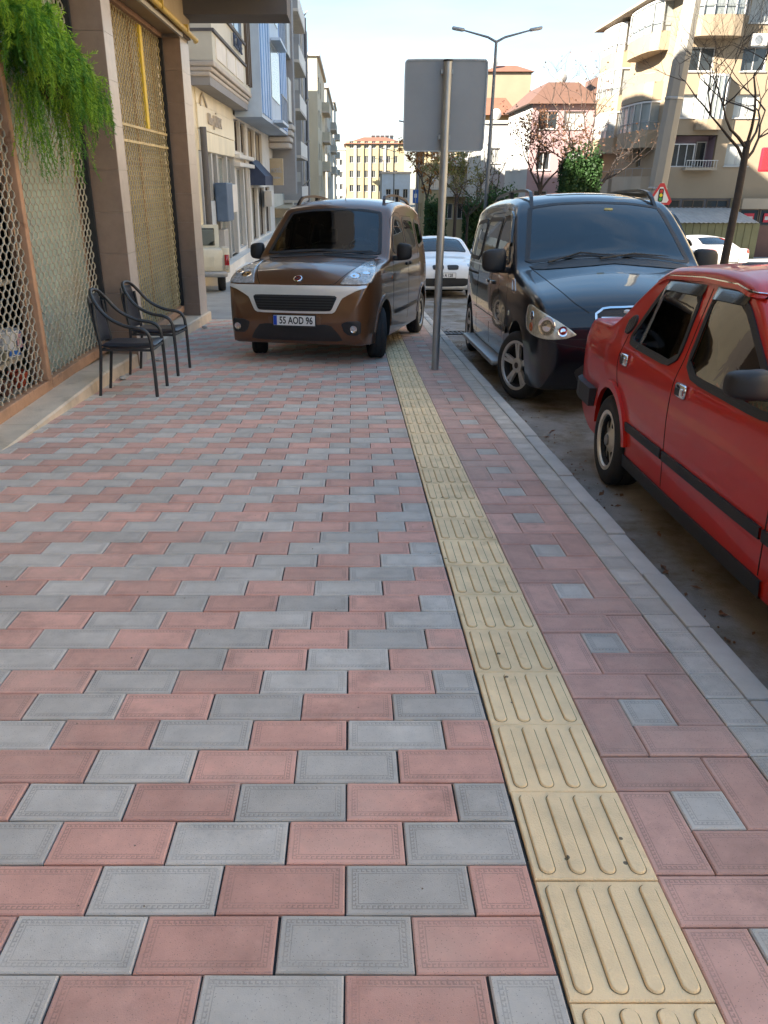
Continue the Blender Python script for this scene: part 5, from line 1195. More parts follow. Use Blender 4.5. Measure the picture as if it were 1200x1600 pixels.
def glazed_bay(root, o, u, n, w, z0, hp, hg, dep, glass, par, rail=True, nm=4):
    """rounded balcony: parapet, glazing above it and a small rail; o on the wall at floor height"""
    o, u, n = Vector(o), Vector(u), Vector(n)
    out = [(0, 0), (0, dep*.55), (w*.12, dep*.9), (w*.3, dep), (w*.7, dep), (w*.88, dep*.9), (w, dep*.55), (w, 0)]
    b = MB().prism(out, o+UZ*z0, u, n, UZ, hp).build('balcony', par, root)
    if hg:
        sc = lambda e: [(w/2+(a-w/2)*e, d*e) for a, d in out]
        MB().prism(sc(.96), o+UZ*(z0+hp+.002), u, n, UZ, hg-.05).build('glazing', glass, b)
        MB().prism(sc(1.0), o+UZ*(z0+hp+hg-.046), u, n, UZ, .10).build('head_band', m_pvc, b)
        for i in range(len(out)-1):
            for t in ((0, .5) if 2 < i < 4 else (0,)):
                a = Vector(out[i]).lerp(Vector(out[i+1]), t); p = o+u*a.x+n*a.y+UZ*(z0+hp+.003)
                MB().bar(p, p+UZ*(hg-.052), .05, .05).build('mullion', m_pvc, b)
    if rail:
        q = [o+u*(w/2+(a-w/2)*1.03)+n*(d*1.06)+UZ*(z0+hp+.45) for a, d in out]
        r = MB()
        for i in range(len(q)-1): r.bar(q[i], q[i+1], .03, .03)
        r.build('handrail', m_steel, b)
        for i in range(len(q)): MB().bar(q[i], q[i]-UZ*.45, .02, .02, up=(1, 0, 0)).build('rail_post', m_steel, b)
    return b
# ---- peach apartment building across the road
YB, XL = 50.0, 18.25
ap = empty('apartment_building', (XL, YB, -3.2), 'peach apartment building with rounded glazed balconies across the road', 'building')
apw = lambda o: (setattr(o, 'matrix_local', Matrix.Translation(-ap.location)), o)[1]
ZB = .58; W_ = 16.0
sills = [2.35, 4.9, 7.25, 9.6]
hol = []
for k, z in enumerate(sills):
    hol.append((3.75, 5.15, z-ZB, z-ZB+1.2)); hol.append((6.6, 8.0, z-ZB, z-ZB+1.2)); hol.append((10, 12, z-ZB, z-ZB+1.2))
    if k in (1, 2): hol.append((.6, 2.2, z-ZB, z-ZB+1.2))
hol.append((.45, 3.1, 2.3-ZB, 4.0-ZB))
apw(facade('front_wall', ap, (XL, YB, ZB), UX, -UY, W_, 10.6, hol, m_beige, .25))
for i, q in enumerate(hol):
    if q[1]-q[0] > 2.5: continue
    apw(window(ap, (XL, YB, ZB), UX, -UY, q, m_pvc, (m_gl_cur, m_gl_dark, m_gl_cur)[i % 3], .16, 2, m_wht))
# recessed balcony of the lowest floor
q = hol[-1]
apw(MB().quad((XL+q[0], YB+1.2, ZB+q[2]), (XL+q[1], YB+1.2, ZB+q[2]), (XL+q[1], YB+1.2, ZB+q[3]), (XL+q[0], YB+1.2, ZB+q[3])).build('recess_wall', m_shade_lilac, ap))
apw(MB().quad((XL+q[1], YB+.25, ZB+q[2]), (XL+q[1], YB+1.2, ZB+q[2]), (XL+q[1], YB+1.2, ZB+q[3]), (XL+q[1], YB+.25, ZB+q[3])).build('recess_wall', m_shade_lilac, ap))
apw(window(ap, (XL, YB, ZB), UX, -UY, (.48, 1.9, 2.3-ZB, 3.55-ZB), m_pvc, m_gl_dark, .05, 3)); apw(window(ap, (XL, YB+1.0, ZB), UX, -UY, (2.35, 2.95, 2.3-ZB, 3.7-ZB), m_pvc, m_gl_dark, .05, 1))
mb = MB().box(XL+1.3, XL+3.15, YB-.55, YB-.0, 2.12, 2.25); apw(mb.build('balcony_slab', m_beiged, ap))
mb = MB().box(XL+1.3, XL+3.15, YB-.54, YB-.50, 2.62, 2.66)
for i in range(12): mb.box(XL+1.32+i*.16, XL+1.345+i*.16, YB-.53, YB-.505, 2.26, 2.62)
apw(mb.build('balcony_railing', m_pvc, ap))
# bulging balconies on the front
apw(glazed_bay(ap, (XL+.5, YB, 0), UX, -UY, 2.9, 8.85, 1.0, 1.9, 1.0, m_gl_pale, m_beige)); apw(glazed_bay(ap, (XL+1.6, YB, 0), UX, -UY, 1.5, 4.25, .55, 2.2, .7, m_gl_pale, m_beige, False))
for x, z in ((4.4, 8.45), (9.2, 5.6)): apw(ac_unit(ap, XL+x, YB, z))
# street side with stacked curved balconies
SL_ = 13.0
apw(facade('side_wall', ap, (XL, YB+SL_, ZB), -UY, -UX, SL_, 10.6, [(.4, 1.2, 1.8+2.55*k, 3.0+2.55*k) for k in range(4)]+[(8.6, 9.4, 1.8+2.55*k, 3.6+2.55*k) for k in range(2)], m_beige, .25))
for k in range(4): apw(window(ap, (XL, YB+SL_, ZB), -UY, -UX, (.4, 1.2, 1.8+2.55*k, 3.0+2.55*k), m_pvc, m_gl_dark, .16, 2))
for k in range(2): apw(window(ap, (XL, YB+SL_, ZB), -UY, -UX, (8.6, 9.4, 1.8+2.55*k, 3.6+2.55*k), m_pvc, m_gl_dark, .2, 1))
for k in range(4):
    z = .75+2.55*k
    apw(glazed_bay(ap, (XL, YB+12.3, 0), -UY, -UX, 4.4, z, .95, 1.55 if k else 0, 1.0, (m_gl_pale, m_gl_cur)[k % 2], m_beige if k > 0 else m_beiged)); apw(glazed_bay(ap, (XL, YB+6.6, 0), -UY, -UX, 5.2, z+.1, .95, 1.5 if k in (1, 3) else 0, 1.0, m_gl_pale, m_beige if k > 0 else m_beiged))
apw(MB().box(XL-1.15, XL+W_, YB-1.1, YB+SL_+.5, 11.2, 11.33).build('eaves', m_beiged, ap)); apw(MB().box(XL+.25, XL+W_, YB+1.25, YB+SL_-.2, -3, 11.18).build('core', m_room, ap))
# ground floor: dark strip windows, lean-to roof of corrugated sheet, ribbed green fence, brown shop wall
apw(MB().box(XL-.2, XL+4.6, YB+.05, YB+.3, -.15, .579).build('ground_floor_wall', m_dkgrey, ap))
for i in range(3): apw(window(ap, (XL, YB, 0), UX, -UY, (.2+1.45*i, 1.5+1.45*i, .05, .5), m_brz, m_gl_dark, .03, 2))
cr_ = MB(); N = 46; x0, x1 = XL-1.5, XL+4.7; vv = []
for i in range(N+1):
    x = x0+(x1-x0)*i/N; dz = .035*(i % 2); vv += [(x, YB-3.6, -.62+dz), (x, YB-.05, .04+dz), (x, YB-3.6, -.66+dz)]
cr_.add(vv, [(i*3, i*3+3, i*3+4, i*3+1) for i in range(N)]+[(i*3, i*3+2, i*3+5, i*3+3) for i in range(N)]); apw(cr_.build('corrugated_roof', mat('corrugated_sheet', (0.36, 0.35, 0.33), 0.6, 0.2, 2), ap))
m_rib = mat('olive_ribbed_sheet', (0.17, 0.155, 0.07), 0.6, 0.2, 1.5)
for i in range(15): apw(MB().rbox(XL-1.4+i*.42, XL-1.4+i*.42+.40, YB-3.42, YB-3.32+.02*(i % 2), -3.3, -.67, .015).build('fence_sheet', m_rib, ap))
apw(MB().box(XL+4.55, XL+5.0, YB-.35, YB+.2, -3.3, .578).build('pilaster', m_crm, ap))
apw(MB().box(XL+5.0, XL+W_, YB-.6, YB+.2, .0, .578).build('shop_fascia', m_beiged, ap))
m_brn = mat('brown_tile_wall', (0.155, 0.072, 0.05), 0.6, 0.15, 2)
apw(MB().box(XL+5.0, XL+W_, YB-.45, YB+.2, -3.4, -.95).build('shop_wall', m_brn, ap))
for i in range(5):
    q = (5.05+1.2*i, 6.2+1.2*i, -.95, -.005); wn_ = apw(window(ap, (XL, YB-.4, 0), UX, -UY, q, m_brz, m_gl_dark, .05, 1))
    if i in (0, 1, 3):
        ps = MB().box(XL+q[0]+.25, XL+q[0]+.85, YB-.44, YB-.42, -.75, -.25).build('sale_poster', mat('poster_red', (0.5, 0.02, 0.04), 0.5, 0.1, 3), wn_)
        MB().box(XL+q[0]+.32, XL+q[0]+.78, YB-.446, YB-.441, -.62, -.42).build('poster_print', m_pvc, wn_)
# red shop sign standing out from the building
rs = empty('red_shop_sign', (17.2, 34.2, -2.3), 'red rounded sign with white lettering cut by the right picture edge', 'sign')
b_ = MB().rbox(-.75, 1.1, -.08, .08, 4.15, 5.05, .07).build('sign_box', mat('sign_red', (0.55, 0.015, 0.03), 0.35, 0.06, 3), rs); lettering('KAM', .6, m_pvc, b_, (.25, -.085, 4.45), (1, 0, 0), (0, 0, 1), .004, .9, bold=.01)
MB().tube([(.9, 0, 0), (.9, 0, 4.2)], .06, 10).build('pole', m_steel, rs)
# ---- pink house group
def block(name, label, x0, x1, y0, y1, zb, zt, m, holes_f, holes_s=(), ms=None, pm=None, roof=None, rh=1.5, ov=.4):
    r = empty(name, (x0, y0, zb), label, 'building'); w_, d_ = x1-x0, y1-y0
    facade('front_wall', r, (0, 0, 0), UX, -UY, w_, zt-zb, list(holes_f), m, .2)
    facade('side_wall', r, (0, d_, 0), -UY, -UX, d_, zt-zb, list(holes_s), ms or m, .2)
    MB().box(.21, w_-.21, .21, d_-.21, .1, zt-zb-.05).build('core', m_room, r)
    MB().quad((0, d_, 0), (w_, d_, 0), (w_, d_, zt-zb), (0, d_, zt-zb)).build('rear_wall', m, r); MB().quad((w_, 0, 0), (w_, d_, 0), (w_, d_, zt-zb), (w_, 0, zt-zb)).build('far_wall', m, r)
    for i, q in enumerate(holes_f): window(r, (0, 0, 0), UX, -UY, q, m_pvc, pm or (m_gl_dark, m_gl_cur)[i % 2], .15, 2, m_wht)
    for i, q in enumerate(holes_s): window(r, (0, d_, 0), -UY, -UX, q, m_pvc, pm or m_gl_dark, .15, 2, m_wht)
    h = zt-zb
    if roof:
        a, b, c_, d = -ov, w_+ov, -ov, d_+ov; k = min(w_, d_)*.35
        MB().add([(a, c_, h), (b, c_, h), (b, d, h), (a, d, h), (a+k, c_+k, h+rh), (b-k, c_+k, h+rh), (b-k, d-k, h+rh), (a+k, d-k, h+rh)], [(0,1,5,4),(1,2,6,5),(2,3,7,6),(3,0,4,7),(4,5,6,7),(3,2,1,0)]).build('roof', roof, r)
    else: MB().box(-.15, w_+.15, -.15, d_+.15, h, h+.25).build('roof_edge', m_mould, r)
    return r
pb = block('pink_house', 'pink house with brown pitched roof and white attic windows behind the bare trees', 12.9, 17.6, 62, 71, -3.6, 6.6, m_pink, [(.5, 1.9, 8.6, 9.75), (2.3, 3.9, 8.6, 9.75), (.6, 1.6, 5.9, 7.1), (2.6, 3.8, 5.9, 7.1), (.6, 1.6, 3.2, 4.5), (2.4, 4.0, 3.2, 4.5), (1.4, 3.2, .8, 2.2)], [(2, 3.2, 5.9, 7.1), (5.2, 6.4, 5.9, 7.1), (7.2, 8.3, 8.6, 9.7), (5.2, 6.4, 3.2, 4.5)], m_wht, None, m_roof, 1.5)
block('pink_house_wing', 'pink house wing with a small window to the right of the brown roof', 17.65, 21.4, 66, 76, -3.7, 7.6, m_pink, [(1.9, 2.7, 8.1, 9.2), (1.8, 2.5, 5.4, 6.4), (.5, 1.4, 2.4, 3.6)], (), m_shade_lilac, None, m_roof, 1.2)
wb = block('white_house', 'narrow white house left of the pink house', 11.5, 13.6, 74, 84, -4, 6.1, m_wht, [(.5, 1.4, 4.0, 5.2), (.5, 1.4, 7.0, 8.2)], (), m_wht, None, None)
tw = block('tan_tower', 'tall tan tower block with a terracotta roof edge behind the road sign', 15.2, 20.4, 100, 112, -4.5, 13.0, m_beige, [(3.2, 4.2, 3+3*k, 4.2+3*k) for k in range(4)], (), m_crm, None, m_terra, .8, .3)
yo = block('ochre_apartment', 'ochre apartment house with terracotta roof just right of the lamp post', 12.6, 16.0, 86, 97, -4.5, 7.6, m_ochre, [(.6, 1.7, 9.3, 10.6), (.6, 1.7, 6.2, 7.6), (2.0, 3.0, 6.2, 7.6), (.6, 1.7, 3.2, 4.5)], [(2, 3.4, 6.2, 7.6), (2, 3.4, 9.3, 10.6)], m_crm, None, m_terra, 1.6, .5)
yc = block('cream_apartment', 'cream apartment house with white balconies half hidden behind the road sign', 7.6, 12.4, 88, 100, -4.5, 7.0, m_crm, [(.6+1.5*i, 1.6+1.5*i, 2.4+2.9*k, 3.9+2.9*k) for i in range(3) for k in range(4)], [(2+3*i, 3.2+3*i, 2.4+2.9*k, 3.9+2.9*k) for i in range(3) for k in range(4)], m_crm, None, m_terra, 1.0)
for k in range(3):
    s_ = MB().box(2.0, 4.6, -1.0, -.002, 4.6+2.9*k, 4.75+2.9*k).build('balcony', m_wht, yc); MB().box(2.0, 4.6, -1.0, -.92, 4.751+2.9*k, 5.5+2.9*k).build('parapet', m_wht, s_)
fb_ = block('far_flats', 'far cream flats with a red tiled roof closing the street', -1.2, 10.6, 172, 190, -5, 8.6, m_crm, [(.7+1.5*i, 1.5+1.5*i, 2+2.7*k, 3.3+2.7*k) for i in range(7) for k in range(5)], [(3+4*i, 4.2+4*i, 2+2.7*k, 3.3+2.7*k) for i in range(3) for k in range(4)], m_wht, m_gl_dark, m_terra, 1.4, .5)
for i in range(6): MB().box(1.62+1.5*i, 2.08+1.5*i, -.18, -.003, 0, 13.4).build('pilaster', m_crm if i % 2 else m_wht, fb_)
block('far_white_flats', 'pale far flats left of the red roofed flats', -6.5, -1.6, 210, 230, -5, 8.8, m_wht, [(.6+1.4*i, 1.4+1.4*i, 2+2.8*k, 3.3+2.8*k) for i in range(3) for k in range(4)], (), m_wht, m_gl_dark, None)
block('far_blue_house', 'small pale blue house beyond the trees under the road sign', 4.2, 8.2, 118, 126, -4.8, 2.6, m_blul, [(.6+1.2*i, 1.3+1.2*i, 1.6+2.6*k, 2.8+2.6*k) for i in range(3) for k in range(2)], (), m_wht, m_gl_dark, None)
m_opp = mat('bounce_cream_render', (0.55, 0.445, 0.30), 0.85, 0.08, 0.4)
def dish(root, x, y, z, r=.45):
    d = MB().lathe([(r, .16), (r*.7, .08), (r*.35, .02), (.0005, 0)], 18, 'y', (x, y-.2, z+.5)).build('satellite_dish', m_wht, root, smooth=60); MB().tube([(x, y, z-.2), (x, y, z+.5)], .03, 6).build('mast', m_steel, d)
dish(pb, 2.6, 3.2, 11.7); dish(wb, 1.0, 1.0, 10.4); dish(tw, .8, .6, 18.0, .6)
MB().box(3.9, 4.5, 3.4, 4.0, 10.6, 12.3).build('chimney', m_wht, pb)
for i in range(5):
    x = 5.6+i*.95; t_ = MB().tube([(x-.4, 5, 15.4), (x+.4, 5, 15.4)], .28, 10).build('water_tank', m_steel, fb_); MB().bar((x, 4.6, 14.4), (x, 5, 15.2), .7, .05).build('solar_panel', m_gl_dark, t_)
# unseen opposite row, placed tall and pale to bounce sunlight; mirrored in the cars
for i, (y0, y1, m_) in enumerate(((-16, 6, m_crm), (7, 31, m_beige))):
    block('opposite_bounce_block', ('sunny cream', 'longer sunny cream')[i]+' block across the road, outside the picture, shaped to bounce sunlight', 18.6+i*.2, 30, y0, y1, -2.2, 14.0, m_opp, [(1+2*j, 2+2*j, 2.6+2.9*k, 4+2.9*k) for j in range(3) for k in range(4)], [(2+3.2*j, 3.4+3.2*j, 2.6+2.9*k, 4+2.9*k) for j in range(6) for k in range(4)], m_opp, None, None)

# ------------------------------------------------------------------ street furniture
m_galv = mat('galvanised_steel', (0.36, 0.37, 0.375), 0.42, 0.12, 6, metal=0.7)
m_plateb = mat('sign_back', (0.26, 0.275, 0.29), 0.5, 0.08, 3, metal=0.35)
rsn = empty('road_sign', S(.935, 8.70, 0), 'square road sign seen from behind on a grey pole beside the guiding strip', 'sign')
MB().tube([(0, 0, -.1), (0, 0, 3.02)], .041, 16).build('pole', m_galv, rsn, smooth=60)
pl = [(-.405, -.38), (-.38, -.405), (.38, -.405), (.405, -.38), (.405, .38), (.38, .405), (-.38, .405), (-.405, .38)]
MB().prism(chaikin(pl, 1), (-.005, .075, 2.64), (1, 0, 0), (0, 0, 1), (0, 1, 0), .004).build('sign_plate', m_plateb, rsn)
rm = MB(); q = chaikin(pl, 1)
for i in range(len(q)): a, b = q[i], q[(i+1) % len(q)]; rm.bar((a[0]-.005, .068, a[1]+2.64), (b[0]-.005, .068, b[1]+2.64), .014, .006, up=(0, 1, 0))
rm.build('plate_rim', m_galv, rsn)
for z in (2.36, 2.94): MB().box(-.06, .06, .035, .0745, z-.02, z+.02).build('clamp', m_galv, rsn)
MB().lathe([(.047, 3.02), (.047, 3.035), (.0005, 3.04)], 14).build('pole_cap', m_plast, rsn)
# double arm street lamps along the median
m_lampg = mat('lamp_column_grey', (0.16, 0.17, 0.18), 0.5, 0.12, 3, metal=0.3)
def lamp(x, y, h, label):
    zb = S(0, y).z if y < 60 else -4.5
    r = empty('street_lamp', (x, y, zb), label, 'street lamp', 'double arm street lamps along the median'); H_ = h-zb
    MB().tube([(0, 0, 0), (0, 0, H_*.35), (0, 0, H_)], [.11, .09, .055], 12).build('column', m_lampg, r, smooth=60); MB().lathe([(.2, 0), (.2, .03), (.12, .06)], 12).build('base', m_lampg, r)
    for sg in (-1, 1):
        MB().tube([(0, 0, H_-.05), (sg*.35, 0, H_+.12), (sg*1.35, 0, H_+.36)], [.05, .045, .03], 8).build('arm', m_lampg, r, smooth=60)
        hd = MB().rbox(-.26, .26, -.11, .11, -.04, .07, .04).build('lamp_head', m_steel, r, smooth=40); hd.location = (sg*1.6, 0, H_+.40); hd.rotation_euler = (0, -sg*.15, 0)
        MB().box(-.18, .18, -.08, .08, -.05, -.041).build('lens', m_gl_cur, hd)
lamp(5.97, 37, 6.85, 'tall double arm street lamp rising right of the road sign')
lamp(5.97, 76, 6.0, 'street lamp mostly hidden behind the road sign'); lamp(5.9, 118, 5.4, 'far street lamp, larger of the two in front of the far flats'); lamp(5.9, 158, 5.2, 'far street lamp, smaller of the two in front of the far flats')
# leaning concrete pole
cp = empty('concrete_pole', S(7.17, 20.0, 0), 'thick leaning concrete pole in front of the peach apartment building', 'pole'); cp.rotation_euler = (0, math.radians(2.6), 0)
MB().tube([(0, 0, -.1), (0, 0, 10.5)], [.235, .16], 8).build('shaft', mat('weathered_concrete', (0.30, 0.285, 0.25), 0.85, 0.18, 1.5, bump=0.3, bscale=40, streak=.2), cp, smooth=20)
for z in (2.4, 4.3, 6.8): MB().lathe([(.24-.0072*z, z), (.25-.0072*z, z+.01), (.25-.0072*z, z+.05), (.24-.0072*z, z+.06)], 8).build('steel_band', m_galv, cp)
# warning sign: traffic lights ahead
ts = empty('warning_sign', S(6.27, 17.0, 0), 'red triangular traffic light warning sign behind the black van', 'sign')
MB().tube([(0, .05, -.1), (0, .05, 2.4)], .035, 10).build('pole', m_galv, ts, smooth=60)
tri = lambda s_: chaikin([(0, s_*.80), (-s_*.72, -s_*.42), (s_*.72, -s_*.42)], 1)
m_sred = mat('sign_border_red', (0.50, 0.02, 0.03), 0.4, 0.08, 5); m_swht = mat('sign_white', (0.72, 0.72, 0.70), 0.4, 0.05, 5)
MB().prism(tri(.39), (0, 0, 2.14), (1, 0, 0), (0, 0, 1), (0, 1, 0), .012).build('sign_border', m_sred, ts)
MB().prism(tri(.28), (0, -.004, 2.137), (1, 0, 0), (0, 0, 1), (0, 1, 0), .006).build('sign_face', m_swht, ts)
MB().prism(chaikin([(-.05, -.09), (.05, -.09), (.05, .16), (-.05, .16)], 1), (0, -.008, 2.125), (1, 0, 0), (0, 0, 1), (0, 1, 0), .005).build('signal_symbol', m_ink, ts)
for z, cc in ((.11, (0.5, 0.02, 0.02)), (.035, (0.75, 0.6, 0.02)), (-.04, (0.02, 0.3, 0.06))):
    MB().lathe([(.033, -.010), (.0005, -.0105)], 18, 'y', (0, 0, 2.125+z)).build('signal_disc', mat('disc%d' % int(z*1000), cc, 0.4, 0.0), ts)
# small blue direction sign far off
bs_ = empty('blue_sign', (4.35, 57, -3.2), 'small blue road sign beyond the brown van roof', 'sign'); MB().tube([(0, 0, 0), (0, 0, 4.3)], .04, 8).build('pole', m_galv, bs_); MB().rbox(-.19, .19, -.03, -.005, 3.35, 4.2, .02).build('sign_plate', mat('sign_blue', (0.02, 0.12, 0.42), 0.4, 0.1, 4), bs_); MB().box(-.09, .09, -.036, -.031, 3.7, 3.95).build('sign_symbol', m_swht, bs_)
# ------------------------------------------------------------------ trees, hedges, fern, chairs
m_bark = mat('bark', (0.05, 0.036, 0.028), 0.9, 0.3, 9, bump=0.5, bscale=40)
def leafmat(name, col, var=.35):
    m = mat(name, col, 0.6, var, 1.6, rnd=0.0); n, l = m.node_tree.nodes, m.node_tree.links; p = n['Principled BSDF']
    tr = n.new('ShaderNodeBsdfTranslucent'); tr.inputs['Color'].default_value = tuple(min(1, x*1.3) for x in col[:3])+(1,); mx_ = n.new('ShaderNodeMixShader'); mx_.inputs[0].default_value = .3
    out = n['Material Output']; l.new(p.outputs[0], mx_.inputs[1]); l.new(tr.outputs[0], mx_.inputs[2]); l.new(mx_.outputs[0], out.inputs['Surface']); return m
m_dryleaf = leafmat('dry_leaf', (0.16, 0.075, 0.035)); m_autleaf = leafmat('autumn_leaf', (0.30, 0.13, 0.03)); m_olivel = leafmat('olive_leaf', (0.16, 0.15, 0.04))
m_hedge = leafmat('hedge_leaf', (0.035, 0.085, 0.02)); m_fern = leafmat('fern_green', (0.33, 0.52, 0.05), .5); m_fern2 = leafmat('fern_dark_green', (0.11, 0.28, 0.035), .45)
def leaf_quads(mb, c, s_, rnd):
    a = Vector((rnd.gauss(0, 1), rnd.gauss(0, 1), rnd.gauss(0, 1))).normalized(); b = a.orthogonal().normalized(); b = (Matrix.Rotation(rnd.uniform(0, 6.3), 3, a) @ b); c_ = a.cross(b)
    mb.quad(c-b*s_*.5, c+c_*s_*.28, c+b*s_*.5, c-c_*s_*.28)
def tree(label, loc, h_fork, h_top, spread, r0, seed, leaves=0, lm=None, lsz=.06, depth=5, lean=0.0, nb=3, group='bare street trees on the median', br_r=.55):
    rnd = random.Random(seed); t = empty('street_tree', loc, label, 'tree', group)
    tips = []; br = MB(); trunk = MB()
    top = Vector((lean, rnd.uniform(-.05, .05), h_fork))
    trunk.tube([(0, 0, -.1), (lean*.2, .02, h_fork*.35), (lean*.6, -.02, h_fork*.7), top], [r0*1.25, r0, r0*.9, r0*.8], 10)
    def grow(p, d, ln, r, lv):
        pts = [p]; dd = d.copy(); n = 4
        for i in range(n):
            dd = (dd+Vector((rnd.gauss(0, .16), rnd.gauss(0, .16), rnd.gauss(.05, .12)))).normalized(); pts.append(pts[-1]+dd*ln/n)
        br.tube(pts, [r*(1-.55*i/n) for i in range(n+1)], 6 if lv < 2 else 4, cap=False)
        if lv >= depth: tips.append((pts[-1], dd)); return
        k = rnd.choice((2, 3, 3)) if lv < depth-1 else 2
        for j in range(k):
            q = pts[rnd.choice((2, 3, 4, 4))] if j else pts[-1]
            nd = (dd*1.0+Vector((rnd.gauss(0, .55), rnd.gauss(0, .55), rnd.gauss(.10, .30)))).normalized()
            grow(q, nd, ln*rnd.uniform(.6, .85), r*.52, lv+1)
        tips.append((pts[2], dd))
    H_ = h_top-h_fork
    for j in range(nb):
        a = 2*PI*j/nb+rnd.uniform(-.4, .4); d = Vector((math.cos(a)*spread/H_*1.1, math.sin(a)*spread/H_*.9, 1.0)).normalized()
        grow(top-UZ*rnd.uniform(0, .12)*h_fork, d, H_*.42, r0*br_r, 1)
    trunk.build('trunk', m_bark, t, smooth=60); br.build('branches', m_bark, t, smooth=60)
    if leaves:
        lf = MB()
        for i in range(leaves):
            p, d = rnd.choice(tips); leaf_quads(lf, p+Vector((rnd.gauss(0, .10), rnd.gauss(0, .10), rnd.gauss(-.03, .10))), lsz*rnd.uniform(.6, 1.3), rnd)
        o = lf.build('foliage', lm, t, fix=False); o['kind'] = 'stuff'
    return t
def gz(y): return S(0, y).z
tree('bare forked tree nearest on the median at the right picture edge', (6.9, 15.0, gz(15)), 2.95, 5.6, 2.6, .072, 17, depth=6, nb=5, lean=.02, br_r=.40)
tree('bare tree with upswept boughs beside the dark clipped hedge', (8.6, 30.0, gz(30)), 2.9, 6.9, 2.0, .13, 23, leaves=260, lm=m_dryleaf, lsz=.09, depth=5, nb=3)
tree('small tree holding a crown of dry brown leaves before the pink house', (6.75, 30.0, gz(30)), 3.1, 5.4, 1.5, .085, 35, leaves=1500, lm=m_dryleaf, lsz=.10, depth=5, nb=4)
tree('thin bare tree right of the tall street lamp', (6.4, 39.0, gz(39)), 2.9, 6.0, 1.6, .08, 41, depth=4, nb=3)
tree('tree with orange autumn leaves left of the sign pole', (4.95, 55.0, gz(55)), 3.6, 7.0, 1.8, .11, 52, leaves=1600, lm=m_autleaf, lsz=.17, depth=4, nb=4)
tree('tree with olive leaves behind the sign pole', (6.0, 48.0, gz(48)), 3.4, 6.2, 1.5, .10, 63, leaves=900, lm=m_olivel, lsz=.15, depth=4, nb=4)
tree('slender tree with sparse olive leaves between sign pole and lamp', (6.5, 43.0, gz(43)), 3.0, 5.0, 1.3, .08, 74, leaves=500, lm=m_olivel, lsz=.13, depth=4, nb=3)
tree('grey twiggy tree behind the white car', (5.6, 40.0, gz(40)), 2.2, 4.0, 1.3, .07, 85, leaves=300, lm=m_dryleaf, lsz=.08, depth=5, nb=4)
def hedge(label, x0, x1, y0, y1, z0, z1, n, seed, ls=.11):
    rnd = random.Random(seed); h = empty('clipped_hedge', ((x0+x1)/2, (y0+y1)/2, z0), label, 'hedge'); w_, d_, H_ = (x1-x0)/2, (y1-y0)/2, z1-z0
    MB().rbox(-w_*.86, w_*.86, -d_*.86, d_*.86, .1, H_*.93, .1).build('stems', mat('hedge_inside', (0.012, 0.022, 0.008), .9, .3, 5), h)  # solid near-black box filling the hedge behind the leaves
    mb = MB()
    for i in range(n):
        f_ = rnd.random(); a, b, c_ = rnd.uniform(-1, 1), rnd.uniform(-1, 1), rnd.uniform(0, 1)
        k = rnd.uniform(.84, 1.05)+.03*math.sin(a*9+b*5)+.03*math.sin(c_*14+a*4)
        if f_ < .45: p = (a*w_, -d_*k, c_*H_)
        elif f_ < .7: p = (-w_*k, b*d_, c_*H_)
        elif f_ < .8: p = (w_*k, b*d_, c_*H_)
        else: p = (a*w_, b*d_, H_*(k if k < 1 else 1+(k-1)*1.6))
        leaf_quads(mb, Vector(p), ls*rnd.uniform(.6, 1.4), rnd)
    o = mb.build('foliage', m_hedge, h, fix=False); o['kind'] = 'stuff'; return h
hedge('dark green block of clipped hedge in front of the pink house', 7.5, 8.72, 29.4, 30.6, gz(30), 2.2, 9000, 3, .12)
hedge('low clipped hedge between the sign pole and the black van', 5.75, 6.9, 41, 43, gz(42), .55, 4500, 4, .13)
hedge('low clipped hedge left of the sign pole', 3.95, 5.0, 43.5, 45, gz(44), .45, 3500, 5, .13)
hedge('leafy shrub at the foot of the tall street lamp', 6.05, 7.3, 36.5, 38, gz(37), 1.0, 3500, 6, .13)
# ---- hanging fern
fr = empty('hanging_fern', (-2.62, 7.75, 2.35), 'bushy bright green fern hanging in front of the grilles on the left', 'plant')
rnd = random.Random(99)
MB().lathe([(.0005, -.22), (.10, -.22), (.15, 0), (.16, .0), (.16, .03), (.13, .03), (.0005, -.02)], 20).build('pot', mat('brown_pot', (0.10, 0.05, 0.03), .6, .2, 8), fr, smooth=40)
MB().bar((-.17, 0, .02), (.02, 0, .02), .03, .03).build('bracket', m_plast, fr)
F1, F2, ST = MB(), MB(), MB()
def strand(p0, d, ln, droop, mb, nd, nl):
    p = Vector(p0); d = Vector(d).normalized(); n = 14; pts = [p.copy()]
    for i in range(n):
        d = (d+Vector((rnd.gauss(0, .07), rnd.gauss(0, .10), -droop/n*(1+.5*i/n)+rnd.gauss(0, .05)))).normalized(); p = p+d*ln/n; p.x = min(max(p.x, -.16), .30); pts.append(p.copy())
    ST.tube(pts, .0022, 3, cap=False)
    for k in range(nd):
        t = rnd.uniform(.06, 1)*n; i = min(n-1, int(t)); q = pts[i].lerp(pts[i+1], t-i); ax = (pts[i+1]-pts[i]).normalized()
        s_ = Vector((rnd.gauss(0, 1), rnd.gauss(0, 1), rnd.gauss(0, .8))); s_ = (s_-ax*s_.dot(ax)); s_ = (s_.normalized()*.8+ax*.7).normalized(); l_ = nl*rnd.uniform(.5, 1.25)*(1-.45*t/n)
        wv = ax.cross(s_).normalized()*.0034; mb.quad(q-wv, q+s_*l_*.5-wv*1.2, q+s_*l_, q+s_*l_*.5+wv*1.2)
